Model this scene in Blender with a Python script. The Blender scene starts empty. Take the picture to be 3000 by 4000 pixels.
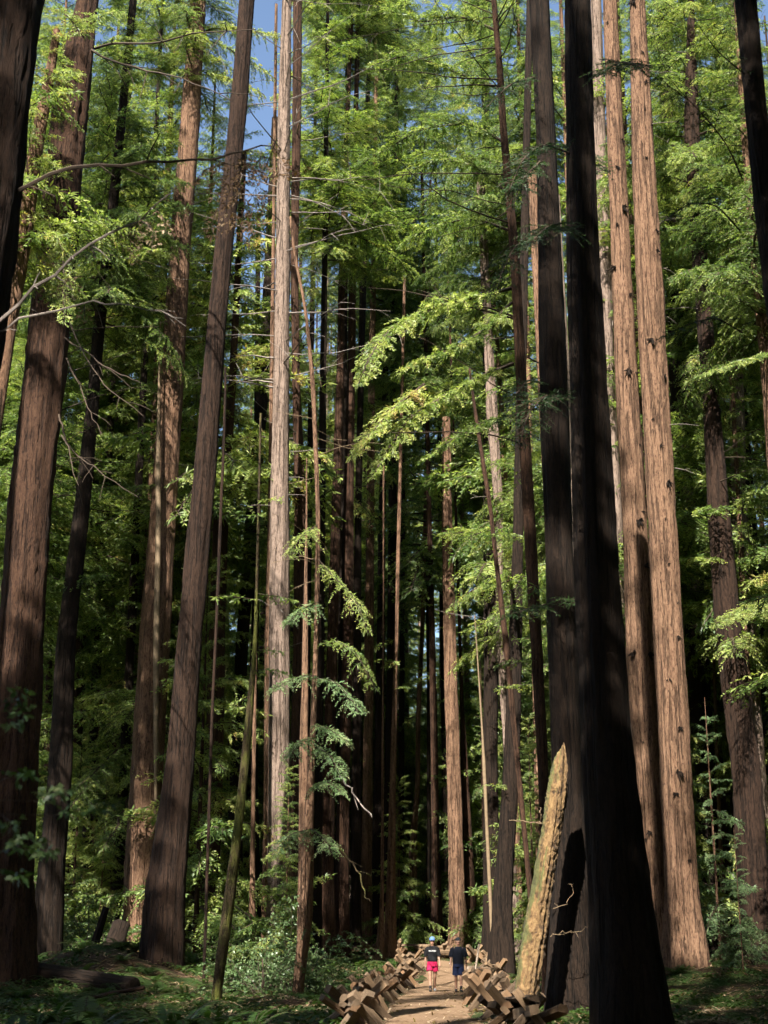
import bpy, math, random
import numpy as np
from mathutils import Vector, Matrix

random.seed(7)
RNG = np.random.default_rng(11)
sc = bpy.context.scene
COL = sc.collection

# ------------------------------------------------------------------ camera
F, TH, CH = 5700.0, math.radians(16.5), 1.5      # focal length in photo pixels (3000x4000), tilt, eye height
cT, sT = math.cos(TH), math.sin(TH)
cam = bpy.data.cameras.new('camera'); camo = bpy.data.objects.new('camera', cam); COL.objects.link(camo)
camo.location = (0, 0, CH); camo.rotation_euler = (math.pi/2 + TH, 0, 0)
cam.sensor_fit = 'VERTICAL'; cam.sensor_height = 44; cam.sensor_width = 33; cam.lens = F/4000*44
cam.clip_start = .1; cam.clip_end = 3000
cam.dof.use_dof = True; cam.dof.focus_distance = 52; cam.dof.aperture_fstop = 3.2
sc.camera = camo

def at(px, py, d):
    "photo pixel -> world point on the upright plane y = d"
    r, u = (px-1500)/F, (2000-py)/F
    y, z = cT-u*sT, sT+u*cT
    k = d/y
    return np.array([r*k, d, CH+z*k])
def mpp(p):
    "metres per photo pixel at a world point"
    return (p[1]*cT+(p[2]-CH)*sT)/F

# ------------------------------------------------------------------ ground shape
PATH = np.array([[.2,0],[.35,10],[.8,29],[1.12,39],[1.4,46],[2.1,56],[2.75,64],[3.0,70],[2.2,75.5],[-.5,79],[-5,81],[-14,82]], float)
def path_dist(x, y):
    x = np.asarray(x, float); y = np.asarray(y, float)
    best = np.full(np.broadcast(x, y).shape, 1e9)
    for a, b in zip(PATH[:-1], PATH[1:]):
        d = b-a; L = d@d
        t = np.clip(((x-a[0])*d[0]+(y-a[1])*d[1])/L, 0, 1)
        best = np.minimum(best, np.hypot(x-a[0]-t*d[0], y-a[1]-t*d[1]))
    return best
def sst(a, b, v):
    t = np.clip((v-a)/(b-a), 0, 1); return t*t*(3-2*t)
def gz(x, y):
    x = np.asarray(x, float); y = np.asarray(y, float)
    rise = .042*np.maximum(y-58, 0) + .10*np.maximum(y-125, 0)
    n = .10*np.sin(.7*x+1.3)*np.cos(.55*y)+.06*np.sin(1.7*x+.6*y)+.05*np.sin(2.3*y-1.1*x+2)+.03*np.sin(4.1*x+3.3*y)
    hump = 1.45*np.exp(-((x+9.2)/3.4)**2-((y-51)/5.5)**2) + .55*np.exp(-((x+4.5)/4)**2-((y-62)/6)**2)
    hump = hump + .95*np.exp(-((x-11)/3.6)**2-((y-52)/7)**2) + .5*np.exp(-((x-12)/5)**2-((y-66)/8)**2)
    w = sst(1.4, 3.6, path_dist(x, y))
    return rise*1.0 + (n+hump)*w
def gzf(x, y): return float(gz(x, y))

# ------------------------------------------------------------------ mesh helpers
def np_mesh(name, V, Q, mats, mi=None, smooth=False, attrs=None, T=None):
    V = np.asarray(V, np.float32).reshape(-1, 3); me = bpy.data.meshes.new(name)
    Q = np.asarray(Q, np.int32).reshape(-1, 4)
    nt = 0 if T is None else len(T)
    me.vertices.add(len(V)); me.vertices.foreach_set('co', V.ravel())
    loops = Q.ravel() if not nt else np.concatenate([Q.ravel(), np.asarray(T, np.int32).ravel()])
    me.loops.add(len(loops)); me.loops.foreach_set('vertex_index', loops)
    st = np.arange(len(Q))*4
    tot = np.full(len(Q), 4)
    if nt:
        st = np.concatenate([st, len(Q)*4+np.arange(nt)*3]); tot = np.concatenate([tot, np.full(nt, 3)])
    me.polygons.add(len(st)); me.polygons.foreach_set('loop_start', st.astype(np.int32)); me.polygons.foreach_set('loop_total', tot.astype(np.int32))
    for m in mats: me.materials.append(m)
    if mi is not None: me.polygons.foreach_set('material_index', np.asarray(mi, np.int32))
    me.polygons.foreach_set('use_smooth', np.full(len(st), bool(smooth)))
    for k, v in (attrs or {}).items():
        a = me.attributes.new(k, 'FLOAT', 'POINT'); a.data.foreach_set('value', np.asarray(v, np.float32))
    me.update(calc_edges=True); me.validate()
    return me
def link(name, me, parent=None, loc=None, rot=None, scale=None):
    o = bpy.data.objects.new(name, me); COL.objects.link(o)
    if parent is not None: o.parent = parent
    if loc is not None: o.location = [float(c) for c in loc]
    if rot is not None: o.rotation_euler = rot
    if scale is not None: o.scale = (scale,)*3 if np.isscalar(scale) else scale
    return o
def tag(o, label=None, cat=None, group=None, kind=None):
    if label: o['label'] = label
    if cat: o['category'] = cat
    if group: o['group'] = group
    if kind: o['kind'] = kind
    return o
def thing(name, label, cat, loc, group=None, rz=0.0):
    o = link(name, None, loc=loc, rot=(0, 0, rz)); return tag(o, label, cat, group)
def norm(v): return v/(np.linalg.norm(v, axis=-1, keepdims=True)+1e-9)

def tube(P, R, n=5, cap=True):
    "tube along polyline P (m,3), radii R -> verts, quads"
    P = np.asarray(P, float); m = len(P); R = np.broadcast_to(np.asarray(R, float), (m,))
    T = norm(np.gradient(P, axis=0))
    up = np.array([0, 0, 1.]) if abs(T[0, 2]) < .9 else np.array([1., 0, 0])
    S = norm(np.cross(T, up)); U = np.cross(S, T)
    a = np.arange(n)*2*math.pi/n
    V = P[:, None] + R[:, None, None]*(np.cos(a)[None, :, None]*S[:, None]+np.sin(a)[None, :, None]*U[:, None])
    i = np.arange(m-1)[:, None]*n; j = np.arange(n)[None]; k = (j+1) % n
    Q = np.stack([i+j, i+k, i+n+k, i+n+j], -1).reshape(-1, 4)
    return V.reshape(-1, 3), Q
class MB:
    def __init__(s): s.V, s.Q, s.M, s.n, s.A = [], [], [], 0, []
    def add(s, V, Q, m=0, a=0.0):
        V = np.asarray(V, float).reshape(-1, 3); Q = np.asarray(Q).reshape(-1, 4)
        s.V.append(V); s.Q.append(Q+s.n); s.M.append(np.full(len(Q), m)); s.n += len(V)
        s.A.append(np.broadcast_to(np.asarray(a, float), (len(V),)))
    def mesh(s, name, mats, smooth=False):
        return np_mesh(name, np.concatenate(s.V), np.concatenate(s.Q), mats, np.concatenate(s.M), smooth, {'tint': np.concatenate(s.A)})

# ------------------------------------------------------------------ materials
def new_mat(name):
    m = bpy.data.materials.new(name); m.use_nodes = True; nt = m.node_tree
    for n in list(nt.nodes): nt.nodes.remove(n)
    return m, nt, nt.nodes, nt.links
def ramp(nd, stops, interp='LINEAR'):
    r = nd.new('ShaderNodeValToRGB'); e = r.color_ramp.elements; r.color_ramp.interpolation = interp
    while len(e) < len(stops): e.new(.5)
    for q, (p, c) in zip(e, stops):
        q.position = p; q.color = (*c, 1) if len(c) == 3 else c
    return r
def noise(nd, lk, vec, scale, detail=5, rough=.6, dist=0):
    n = nd.new('ShaderNodeTexNoise'); n.inputs['Scale'].default_value = scale; n.inputs['Detail'].default_value = detail
    n.inputs['Roughness'].default_value = rough; n.inputs['Distortion'].default_value = dist
    if vec is not None: lk.new(vec, n.inputs['Vector'])
    return n
def mixc(nd, lk, fac, a, b, mode='MIX'):
    m = nd.new('ShaderNodeMix'); m.data_type = 'RGBA'; m.blend_type = mode
    for s, v in ((m.inputs[0], fac), (m.inputs[6], a), (m.inputs[7], b)):
        if hasattr(v, 'is_linked') or hasattr(v, 'links'): lk.new(v, s)
        elif isinstance(v, (int, float)): s.default_value = v
        else: s.default_value = (*v, 1)
    return m.outputs[2]
def mapv(nd, lk, scale, src='Object'):
    tc = nd.new('ShaderNodeTexCoord'); mp = nd.new('ShaderNodeMapping'); mp.inputs['Scale'].default_value = scale
    lk.new(tc.outputs[src], mp.inputs['Vector']); return mp.outputs['Vector']

def bark_mat(name, deep, mid, high, moss=0.0, flake=1.0, streak=1.0):
    m, nt, nd, lk = new_mat(name)
    v1 = mapv(nd, lk, (1, 1, .13*streak)); v2 = mapv(nd, lk, (1, 1, .28)); v3 = mapv(nd, lk, (1, 1, .5))
    n1 = noise(nd, lk, mapv(nd, lk, (1, 1, .27*streak)), 19*flake, 6, .76, .8); n2 = noise(nd, lk, v2, 1.1, 3); n3 = noise(nd, lk, v3, 9, 5, .7); n4 = noise(nd, lk, mapv(nd, lk, (1, 1, .05*streak)), 11*flake, 3, .6, .3)
    c1 = ramp(nd, [(.38, tuple(.6*c for c in deep)), (.455, mid), (.65, high)]); lk.new(n1.outputs['Fac'], c1.inputs['Fac'])
    c2 = ramp(nd, [(.3, tuple(.62*c for c in mid)), (.7, tuple(min(1, 1.1*c) for c in high))]); lk.new(n2.outputs['Fac'], c2.inputs['Fac'])
    col = mixc(nd, lk, .22, c1.outputs[0], c2.outputs[0])
    fr = ramp(nd, [(.36, (0, 0, 0)), (.47, (1, 1, 1))]); lk.new(n4.outputs['Fac'], fr.inputs['Fac'])
    fn = nd.new('ShaderNodeMath'); fn.operation = 'MULTIPLY_ADD'; fn.inputs[1].default_value = -.5; fn.inputs[2].default_value = .5; fn.use_clamp = True
    lk.new(fr.outputs[0], fn.inputs[0])
    col = mixc(nd, lk, fn.outputs[0], col, deep)
    sp = ramp(nd, [(.60, (0, 0, 0)), (.70, (1, 1, 1))]); lk.new(n3.outputs['Fac'], sp.inputs['Fac'])
    col = mixc(nd, lk, sp.outputs[0], col, tuple(.8*c for c in deep))
    if moss:
        nm = noise(nd, lk, mapv(nd, lk, (1, 1, .35)), 1.6, 5, .65); rm = ramp(nd, [(.62-moss*.3, (0, 0, 0)), (.72-moss*.3, (1, 1, 1))]); lk.new(nm.outputs['Fac'], rm.inputs['Fac'])
        mc = mixc(nd, lk, n3.outputs['Fac'], (.035, .042, .008), (.125, .125, .03))
        col = mixc(nd, lk, rm.outputs[0], col, mc)
    b = nd.new('ShaderNodeBsdfPrincipled'); b.inputs['Roughness'].default_value = .9; b.inputs['Specular IOR Level'].default_value = .15
    lk.new(col, b.inputs['Base Color'])
    ad = nd.new('ShaderNodeMath'); ad.operation = 'MULTIPLY_ADD'; ad.inputs[1].default_value = .6
    lk.new(n1.outputs['Fac'], ad.inputs[0]); lk.new(fr.outputs[0], ad.inputs[2])
    bp = nd.new('ShaderNodeBump'); bp.inputs['Strength'].default_value = 1.0; bp.inputs['Distance'].default_value = .09
    lk.new(ad.outputs[0], bp.inputs['Height']); lk.new(bp.outputs[0], b.inputs['Normal'])
    o = nd.new('ShaderNodeOutputMaterial'); lk.new(b.outputs[0], o.inputs[0]); return m
def leaf_mat(name, stops, trans=.45, rough=.5, vary=.25):
    m, nt, nd, lk = new_mat(name)
    at_ = nd.new('ShaderNodeAttribute'); at_.attribute_name = 'tint'
    oi = nd.new('ShaderNodeObjectInfo')
    ad = nd.new('ShaderNodeMath'); ad.operation = 'MULTIPLY_ADD'; ad.inputs[1].default_value = vary; lk.new(oi.outputs['Random'], ad.inputs[0])
    sb = nd.new('ShaderNodeMath'); sb.operation = 'SUBTRACT'; sb.inputs[1].default_value = vary/2
    lk.new(at_.outputs['Fac'], sb.inputs[0]); lk.new(sb.outputs[0], ad.inputs[2])
    r = ramp(nd, stops); lk.new(ad.outputs[0], r.inputs['Fac'])
    b = nd.new('ShaderNodeBsdfPrincipled'); b.inputs['Roughness'].default_value = rough; b.inputs['Specular IOR Level'].default_value = .3
    lk.new(r.outputs[0], b.inputs['Base Color'])
    t = nd.new('ShaderNodeBsdfTranslucent')
    tc = mixc(nd, lk, 1.0, r.outputs[0], (1.25, 1.35, .6), 'MULTIPLY'); lk.new(tc, t.inputs['Color'])
    mx = nd.new('ShaderNodeMixShader'); mx.inputs[0].default_value = trans
    lk.new(b.outputs[0], mx.inputs[1]); lk.new(t.outputs[0], mx.inputs[2])
    o = nd.new('ShaderNodeOutputMaterial'); lk.new(mx.outputs[0], o.inputs[0]); return m
def plain_mat(name, c, rough=.8, var=.25, scale=20, c2=None, bump=0, spec=.3):
    m, nt, nd, lk = new_mat(name)
    n = noise(nd, lk, mapv(nd, lk, (1, 1, 1)), scale, 4)
    c2 = c2 or tuple(x*(1-var) for x in c)
    r = ramp(nd, [(.3, c2), (.7, c)]); lk.new(n.outputs['Fac'], r.inputs['Fac'])
    b = nd.new('ShaderNodeBsdfPrincipled'); b.inputs['Roughness'].default_value = rough; b.inputs['Specular IOR Level'].default_value = spec
    lk.new(r.outputs[0], b.inputs['Base Color'])
    if bump:
        bp = nd.new('ShaderNodeBump'); bp.inputs['Strength'].default_value = .6; bp.inputs['Distance'].default_value = bump
        lk.new(n.outputs['Fac'], bp.inputs['Height']); lk.new(bp.outputs[0], b.inputs['Normal'])
    o = nd.new('ShaderNodeOutputMaterial'); lk.new(b.outputs[0], o.inputs[0]); return m

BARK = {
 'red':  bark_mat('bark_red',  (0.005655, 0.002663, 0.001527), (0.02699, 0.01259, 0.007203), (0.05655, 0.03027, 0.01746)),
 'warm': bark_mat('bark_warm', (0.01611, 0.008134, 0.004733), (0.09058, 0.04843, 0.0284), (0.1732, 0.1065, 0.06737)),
 'dim': bark_mat('bark_dim_shaded', (0.002903, 0.001592, 0.0008274), (0.01452, 0.007273, 0.004347), (0.03145, 0.01751, 0.01077)),  # bark colour lowered to stand in for shade on trunks
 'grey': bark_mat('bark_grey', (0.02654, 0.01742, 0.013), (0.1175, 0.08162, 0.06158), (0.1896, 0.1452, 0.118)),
 'dark': bark_mat('bark_dark_shaded', (0.00189, 0.001102, 0.000735), (0.00882, 0.00504, 0.00294), (0.01953, 0.01166, 0.00735)),  # shade of unlit trunks put into the bark colour; also for dark knots
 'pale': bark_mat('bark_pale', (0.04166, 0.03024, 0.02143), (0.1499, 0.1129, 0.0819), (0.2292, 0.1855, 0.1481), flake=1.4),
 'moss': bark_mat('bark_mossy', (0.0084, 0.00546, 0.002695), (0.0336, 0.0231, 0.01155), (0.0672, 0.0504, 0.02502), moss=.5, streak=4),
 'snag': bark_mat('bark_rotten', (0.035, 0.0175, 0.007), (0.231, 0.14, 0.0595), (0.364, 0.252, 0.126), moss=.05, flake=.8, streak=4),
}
WOOD_DEAD = plain_mat('dead_wood_grey', (0.2025, 0.1688, 0.1462), .85, .45, 6)
WOOD_PALE = plain_mat('bare_wood_tan', (0.1417, 0.09975, 0.05775), .8, .35, 8)
STEM = plain_mat('twig_brown', (0.045, 0.03, 0.01875), .85, .5, 10)
NEEDLE = leaf_mat('needles_green', [(0, (.045,.085,.025)), (.3, (.115,.175,.052)), (.62, (.245,.30,.088)), (.88, (.38,.40,.13)), (1, (.31,.23,.09))], .5, .42)
NEEDLE_PALE = leaf_mat('needles_silvery_green', [(0, (.05,.09,.04)), (.4, (.10,.17,.07)), (.8, (.2,.27,.12)), (1, (.3,.3,.16))], .35)
NEEDLE_SHADED = leaf_mat('needles_shaded_green', [(0, (.008,.022,.006)), (.5, (.02,.05,.012)), (1, (.04,.085,.018))], .35)  # shaded copy of the green needles, for boughs in shade
BROAD = leaf_mat('broad_leaves', [(0, (.03,.06,.02)), (.5, (.07,.115,.045)), (.9, (.13,.17,.075)), (1, (.22,.19,.07))], .3, .35)
FERN = leaf_mat('fern_green', [(0, (0.01125, 0.03, 0.006)), (.5, (0.0285, 0.06, 0.0135)), (1, (0.0675, 0.0975, 0.027))], .4, .45)
DEADLEAF = leaf_mat('dry_brown_needles', [(0, (.05,.025,.012)), (.5, (.14,.085,.045)), (1, (.32,.24,.16))], .25, .8)

# ------------------------------------------------------------------ foliage
def spray(P, rng, tw_sp=.13, tw_len=1.0, leaf=(.2, .075, .045), droop=.25, leaf_sp=.075, t0=.08, stem_r=.03, flat=.12, tint0=.45, bend=.0, prof=None):
    "a leafy bough along polyline P: stem, side twigs in a flat spray, a leaflet pair every leaf_sp.  -> leaf quads (n,4,3), tints, stem V,Q"
    P = np.asarray(P, float); seg = np.linalg.norm(np.diff(P, axis=0), axis=1); s = np.concatenate([[0], np.cumsum(seg)]); L = s[-1]
    def pt(q): return np.stack([np.interp(q, s, P[:, k]) for k in range(3)], -1)
    LQ, LT = [], []
    sv, sq, off = [], [], 0
    V, Q = tube(P, np.linspace(stem_r, stem_r*.22, len(P)), 4); sv.append(V); sq.append(Q); off += len(V)
    q = np.arange(t0*L, L, tw_sp); q = q+rng.uniform(-.4, .4, len(q))*tw_sp
    side = 1
    for qi in q:
        t = min(max(qi/L, 0), 1); side = -side
        p = pt(qi); T = pt(min(qi+.05, L))-pt(max(qi-.05, 0)); T = T/(np.linalg.norm(T)+1e-9)
        S = np.cross(T, (0, 0, 1.)); S /= (np.linalg.norm(S)+1e-9); U = np.cross(S, T)
        S = S*side
        w = (min(1, 2.2*t+.25)*(1-t)**.55+.12) if prof is None else prof(t)
        l = tw_len*w*rng.uniform(.55, 1.2)
        a = math.radians(rng.uniform(48, 80)); d = T*math.cos(a)+S*math.sin(a)+U*rng.normal(.0, flat); d /= np.linalg.norm(d)
        n = max(2, int(l/leaf_sp)); ss = (np.arange(n)+rng.uniform(.2, .8, n))/n*l
        pos = p+d*ss[:, None]; pos[:, 2] -= droop*ss**2/max(l, .3); 
        W = np.cross(U, d); W /= np.linalg.norm(W)
        ll = (leaf[0]*(1-ss/l)+leaf[1])*rng.uniform(.6, 1.2, n)
        tw_t = tint0+rng.normal(0, .13)
        for sg in (1, -1):
            aa = np.radians(rng.uniform(30, 65, n))
            ld = d*np.cos(aa)[:, None]+sg*W*np.sin(aa)[:, None]+rng.normal(0, .42, (n, 3)); ld[:, 2] -= .2; ld = norm(ld)
            nn = U+rng.normal(0, .95, (n, 3)); wv = norm(np.cross(ld, nn))*(leaf[2]*.5*rng.uniform(.7, 1.3, n))[:, None]
            mid = pos+ld*(ll*.45)[:, None]; tip = pos+ld*ll[:, None]; tip[:, 2] -= .12*ll
            LQ.append(np.stack([pos, mid+wv, tip, mid-wv], 1)); LT.append(np.clip(tw_t+.18*(ss/l-.4)+rng.normal(0, .1, n), 0, 1))
        if l > .25:
            k = np.linspace(0, 1, 4)[:, None]*l*.95; tp = p+d*k; tp[:, 2] -= droop*k[:, 0]**2/max(l, .3)
            V, Q = tube(tp, np.linspace(stem_r*.3, .004, 4), 3); sv.append(V); sq.append(Q+off); off += len(V)
    return np.concatenate(LQ), np.concatenate(LT), np.concatenate(sv), np.concatenate(sq)

def spray_mesh(name, parts, leaf_m, stem_m):
    LQ = np.concatenate([p[0] for p in parts]); LT = np.concatenate([p[1] for p in parts])
    sv = np.concatenate([p[2] for p in parts]); offs = np.cumsum([0]+[len(p[2]) for p in parts[:-1]])
    sq = np.concatenate([p[3]+o for p, o in zip(parts, offs)])
    nl = len(LQ); V = np.concatenate([LQ.reshape(-1, 3), sv]); Q = np.concatenate([np.arange(nl*4).reshape(-1, 4), sq+nl*4])
    return np_mesh(name, V, Q, [leaf_m, stem_m], np.concatenate([np.zeros(nl), np.ones(len(sq))]), False,
                   {'tint': np.concatenate([np.repeat(LT, 4), np.zeros(len(sv))])})

def arch(L, rise, droop, rng, n=9, wander=.2):
    t = np.linspace(0, 1, n); w = np.cumsum(rng.normal(0, wander, n))*L/n
    return np.stack([L*t, w, L*(rise*t-droop*t*t)], -1)

TPL = {}
for L in (2.0, 3.6, 5.4):
    TPL[L] = [spray(arch(L, rng_r, .38, RNG), RNG, tw_sp=.1, tw_len=.36*L if L < 3 else .27*L+.25, leaf=(.19, .075, .042), leaf_sp=.05, stem_r=.012*L, droop=.55, flat=.28)
              for rng_r in (.05, .3, .18)]
def place_tpl(tp, az, tilt, sc_, p):
    ca, sa = math.cos(az), math.sin(az); ct, st = math.cos(tilt), math.sin(tilt)
    M = np.array([[ca*ct, -sa, -ca*st], [sa*ct, ca, -sa*st], [st, 0, ct]])*sc_
    return (tp[0]@M.T+p, None, tp[2]@M.T+p, tp[3])
def crown_mesh(name, H, R, N, rng, prof, leaf_m=None, stem_m=None, tilt=(-.1, .5), lean=.0, zpow=1.0, trunk_r=.1):
    parts = []
    for i in range(N):
        u = ((i+rng.uniform(0, 1))/N)**zpow; z = H*u
        L = max(.7, R*prof(u)*rng.choice([.45, .65, .85, 1.0, 1.2])*rng.uniform(.85, 1.1)); k = min(TPL, key=lambda q: abs(math.log(q/L)))
        tp = TPL[k][rng.integers(3)]; az = i*2.399+rng.normal(0, .5)
        b = place_tpl(tp, az, tilt[0]+(tilt[1]-tilt[0])*u+rng.normal(0, .2), L/k, np.array([math.cos(az)*trunk_r*(1-u), math.sin(az)*trunk_r*(1-u), z]))
        parts.append((b[0], np.clip(tp[1]+rng.normal(0, .13)+.1*(u-.5), 0, 1), b[2], b[3]))
    return spray_mesh(name, parts, leaf_m or NEEDLE, stem_m or STEM)

prof_tall = lambda u: (1-.75*u**1.4)*(.75+.25*math.sin(9*u+1))
prof_cone = lambda u: (1-.9*u)
CROWN_TALL = [crown_mesh('crown', 44, 5.9, 280, RNG, prof_tall, trunk_r=.3) for _ in range(3)]
CROWN_THIN = [crown_mesh('crown', 40, 5.1, 190, RNG, prof_tall, trunk_r=.3) for _ in range(2)]
CROWN_YOUNG = [crown_mesh('crown', 10, 2.8, 100, RNG, prof_cone, tilt=(-.15, .45)) for _ in range(2)]
CROWN_YOUNG_PALE = crown_mesh('crown', 8, 2.2, 48, RNG, prof_cone, NEEDLE_PALE, tilt=(-.25, .4))

# ------------------------------------------------------------------ trunks
def trunk_mesh(name, zs, cx, cy, r, mat, seed, seg=26, dz=.3, rough=.075, flare=.35, flare_h=1.6, jag=0, mats=None):
    "tapered trunk through (cx,cy,r) given at heights zs; local coordinates, z = 0 at the ground"
    rng = np.random.default_rng(seed)
    z = np.arange(zs[0], zs[-1]+dz*.5, dz); m = len(z)
    ker = np.hanning(max(3, int(2.4/dz)) | 1); ker /= ker.sum(); pad = len(ker)//2
    sm = lambda v: np.convolve(np.pad(v, pad, mode='reflect', reflect_type='odd'), ker, 'valid') if m > 2*len(ker) else v
    X, Y, Rr = (sm(np.interp(z, zs, v)) for v in (cx, cy, r))
    th = np.arange(seg)*2*math.pi/seg
    d = np.zeros((m, seg))
    for k, amp in ((3, .03), (5, .028), (8, .022), (11, .018)):
        ph = rng.uniform(0, 6.28)+np.cumsum(rng.normal(0, .06, m)); d += amp*np.sin(k*th[None]+ph[:, None])*(1+.4*np.sin(z*.35+ph[0]))[:, None]
    fib = rng.normal(0, 1, (m, seg)); kz = max(1, int(.9/dz))
    kk = np.ones(kz*2+1)/(kz*2+1); fib = np.apply_along_axis(lambda c: np.convolve(np.pad(c, kz, mode='edge'), kk, 'valid'), 0, fib); fib /= fib.std()+1e-6
    fine = rng.normal(0, 1, (m, seg))
    d += rough*(.55*fib+.28*fine)
    fl = flare*np.exp(-np.maximum(z, 0)/flare_h)
    but = np.sin(5*th+rng.uniform(0, 6))*.5+np.sin(3*th+rng.uniform(0, 6))*.5
    rad = Rr[:, None]*(1+d+fl[:, None]*(1+.45*but[None]))
    if jag:
        pass
    V = np.stack([X[:, None]+rad*np.cos(th), Y[:, None]+rad*np.sin(th), np.broadcast_to(z[:, None], rad.shape)], -1)
    if jag:
        top = int(jag/dz); 
        for i in range(seg):
            cut = max(0, .5+.5*math.cos(th[i]-2.6))*jag*.9+rng.uniform(0, .15)*jag
            zz = V[:, i, 2]; lim = z[-1]-cut; over = zz > lim
            V[over, i, 2] = lim
    V = V.reshape(-1, 3)
    i = np.arange(m-1)[:, None]*seg; j = np.arange(seg)[None]; k = (j+1) % seg
    Q = np.stack([i+j, i+k, i+seg+k, i+seg+j], -1).reshape(-1, 4)
    cv = np.array([[X[-1], Y[-1], V[-seg:, 2].min()-(.0 if not jag else .1)]]); n0 = len(V); V = np.concatenate([V, cv])
    T = np.stack([(m-1)*seg+np.arange(seg), (m-1)*seg+(np.arange(seg)+1) % seg, np.full(seg, n0)], -1)
    return np_mesh(name, V, Q, [mat], None, True, None, T)

def limb_mesh(name, P, r0, r1, mat, rng, twigs=0, tl=.8, n=5):
    mb = MB(); P = np.asarray(P, float); V, Q = tube(P, np.linspace(r0, r1, len(P)), n); mb.add(V, Q)
    for _ in range(twigs):
        i = rng.integers(1, len(P)-1); p = P[i]; T = norm(P[i+1]-P[i-1]); d = norm(T*.7+rng.normal(0, .55, 3)); l = tl*rng.uniform(.3, 1)
        k = np.linspace(0, 1, 5)[:, None]; q = p+d*l*k+np.array([0, 0, -.2*l])*k*k+rng.normal(0, .02*l, (5, 3))*k
        V, Q = tube(q, np.linspace(r0*.4, r1*.7, 5), 4); mb.add(V, Q)
    return mb.mesh(name, [mat])
def wiggly(p0, d, L, rng, n=10, curl=.12, sag=0.0, up=0.0):
    P = [np.array(p0, float)]; d = norm(np.array(d, float)); st = L/(n-1)
    for i in range(n-1):
        d = norm(d+rng.normal(0, curl, 3)*.5+np.array([0, 0, up-sag*i/n])*.3); P.append(P[-1]+d*st)
    return np.array(P)

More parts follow.
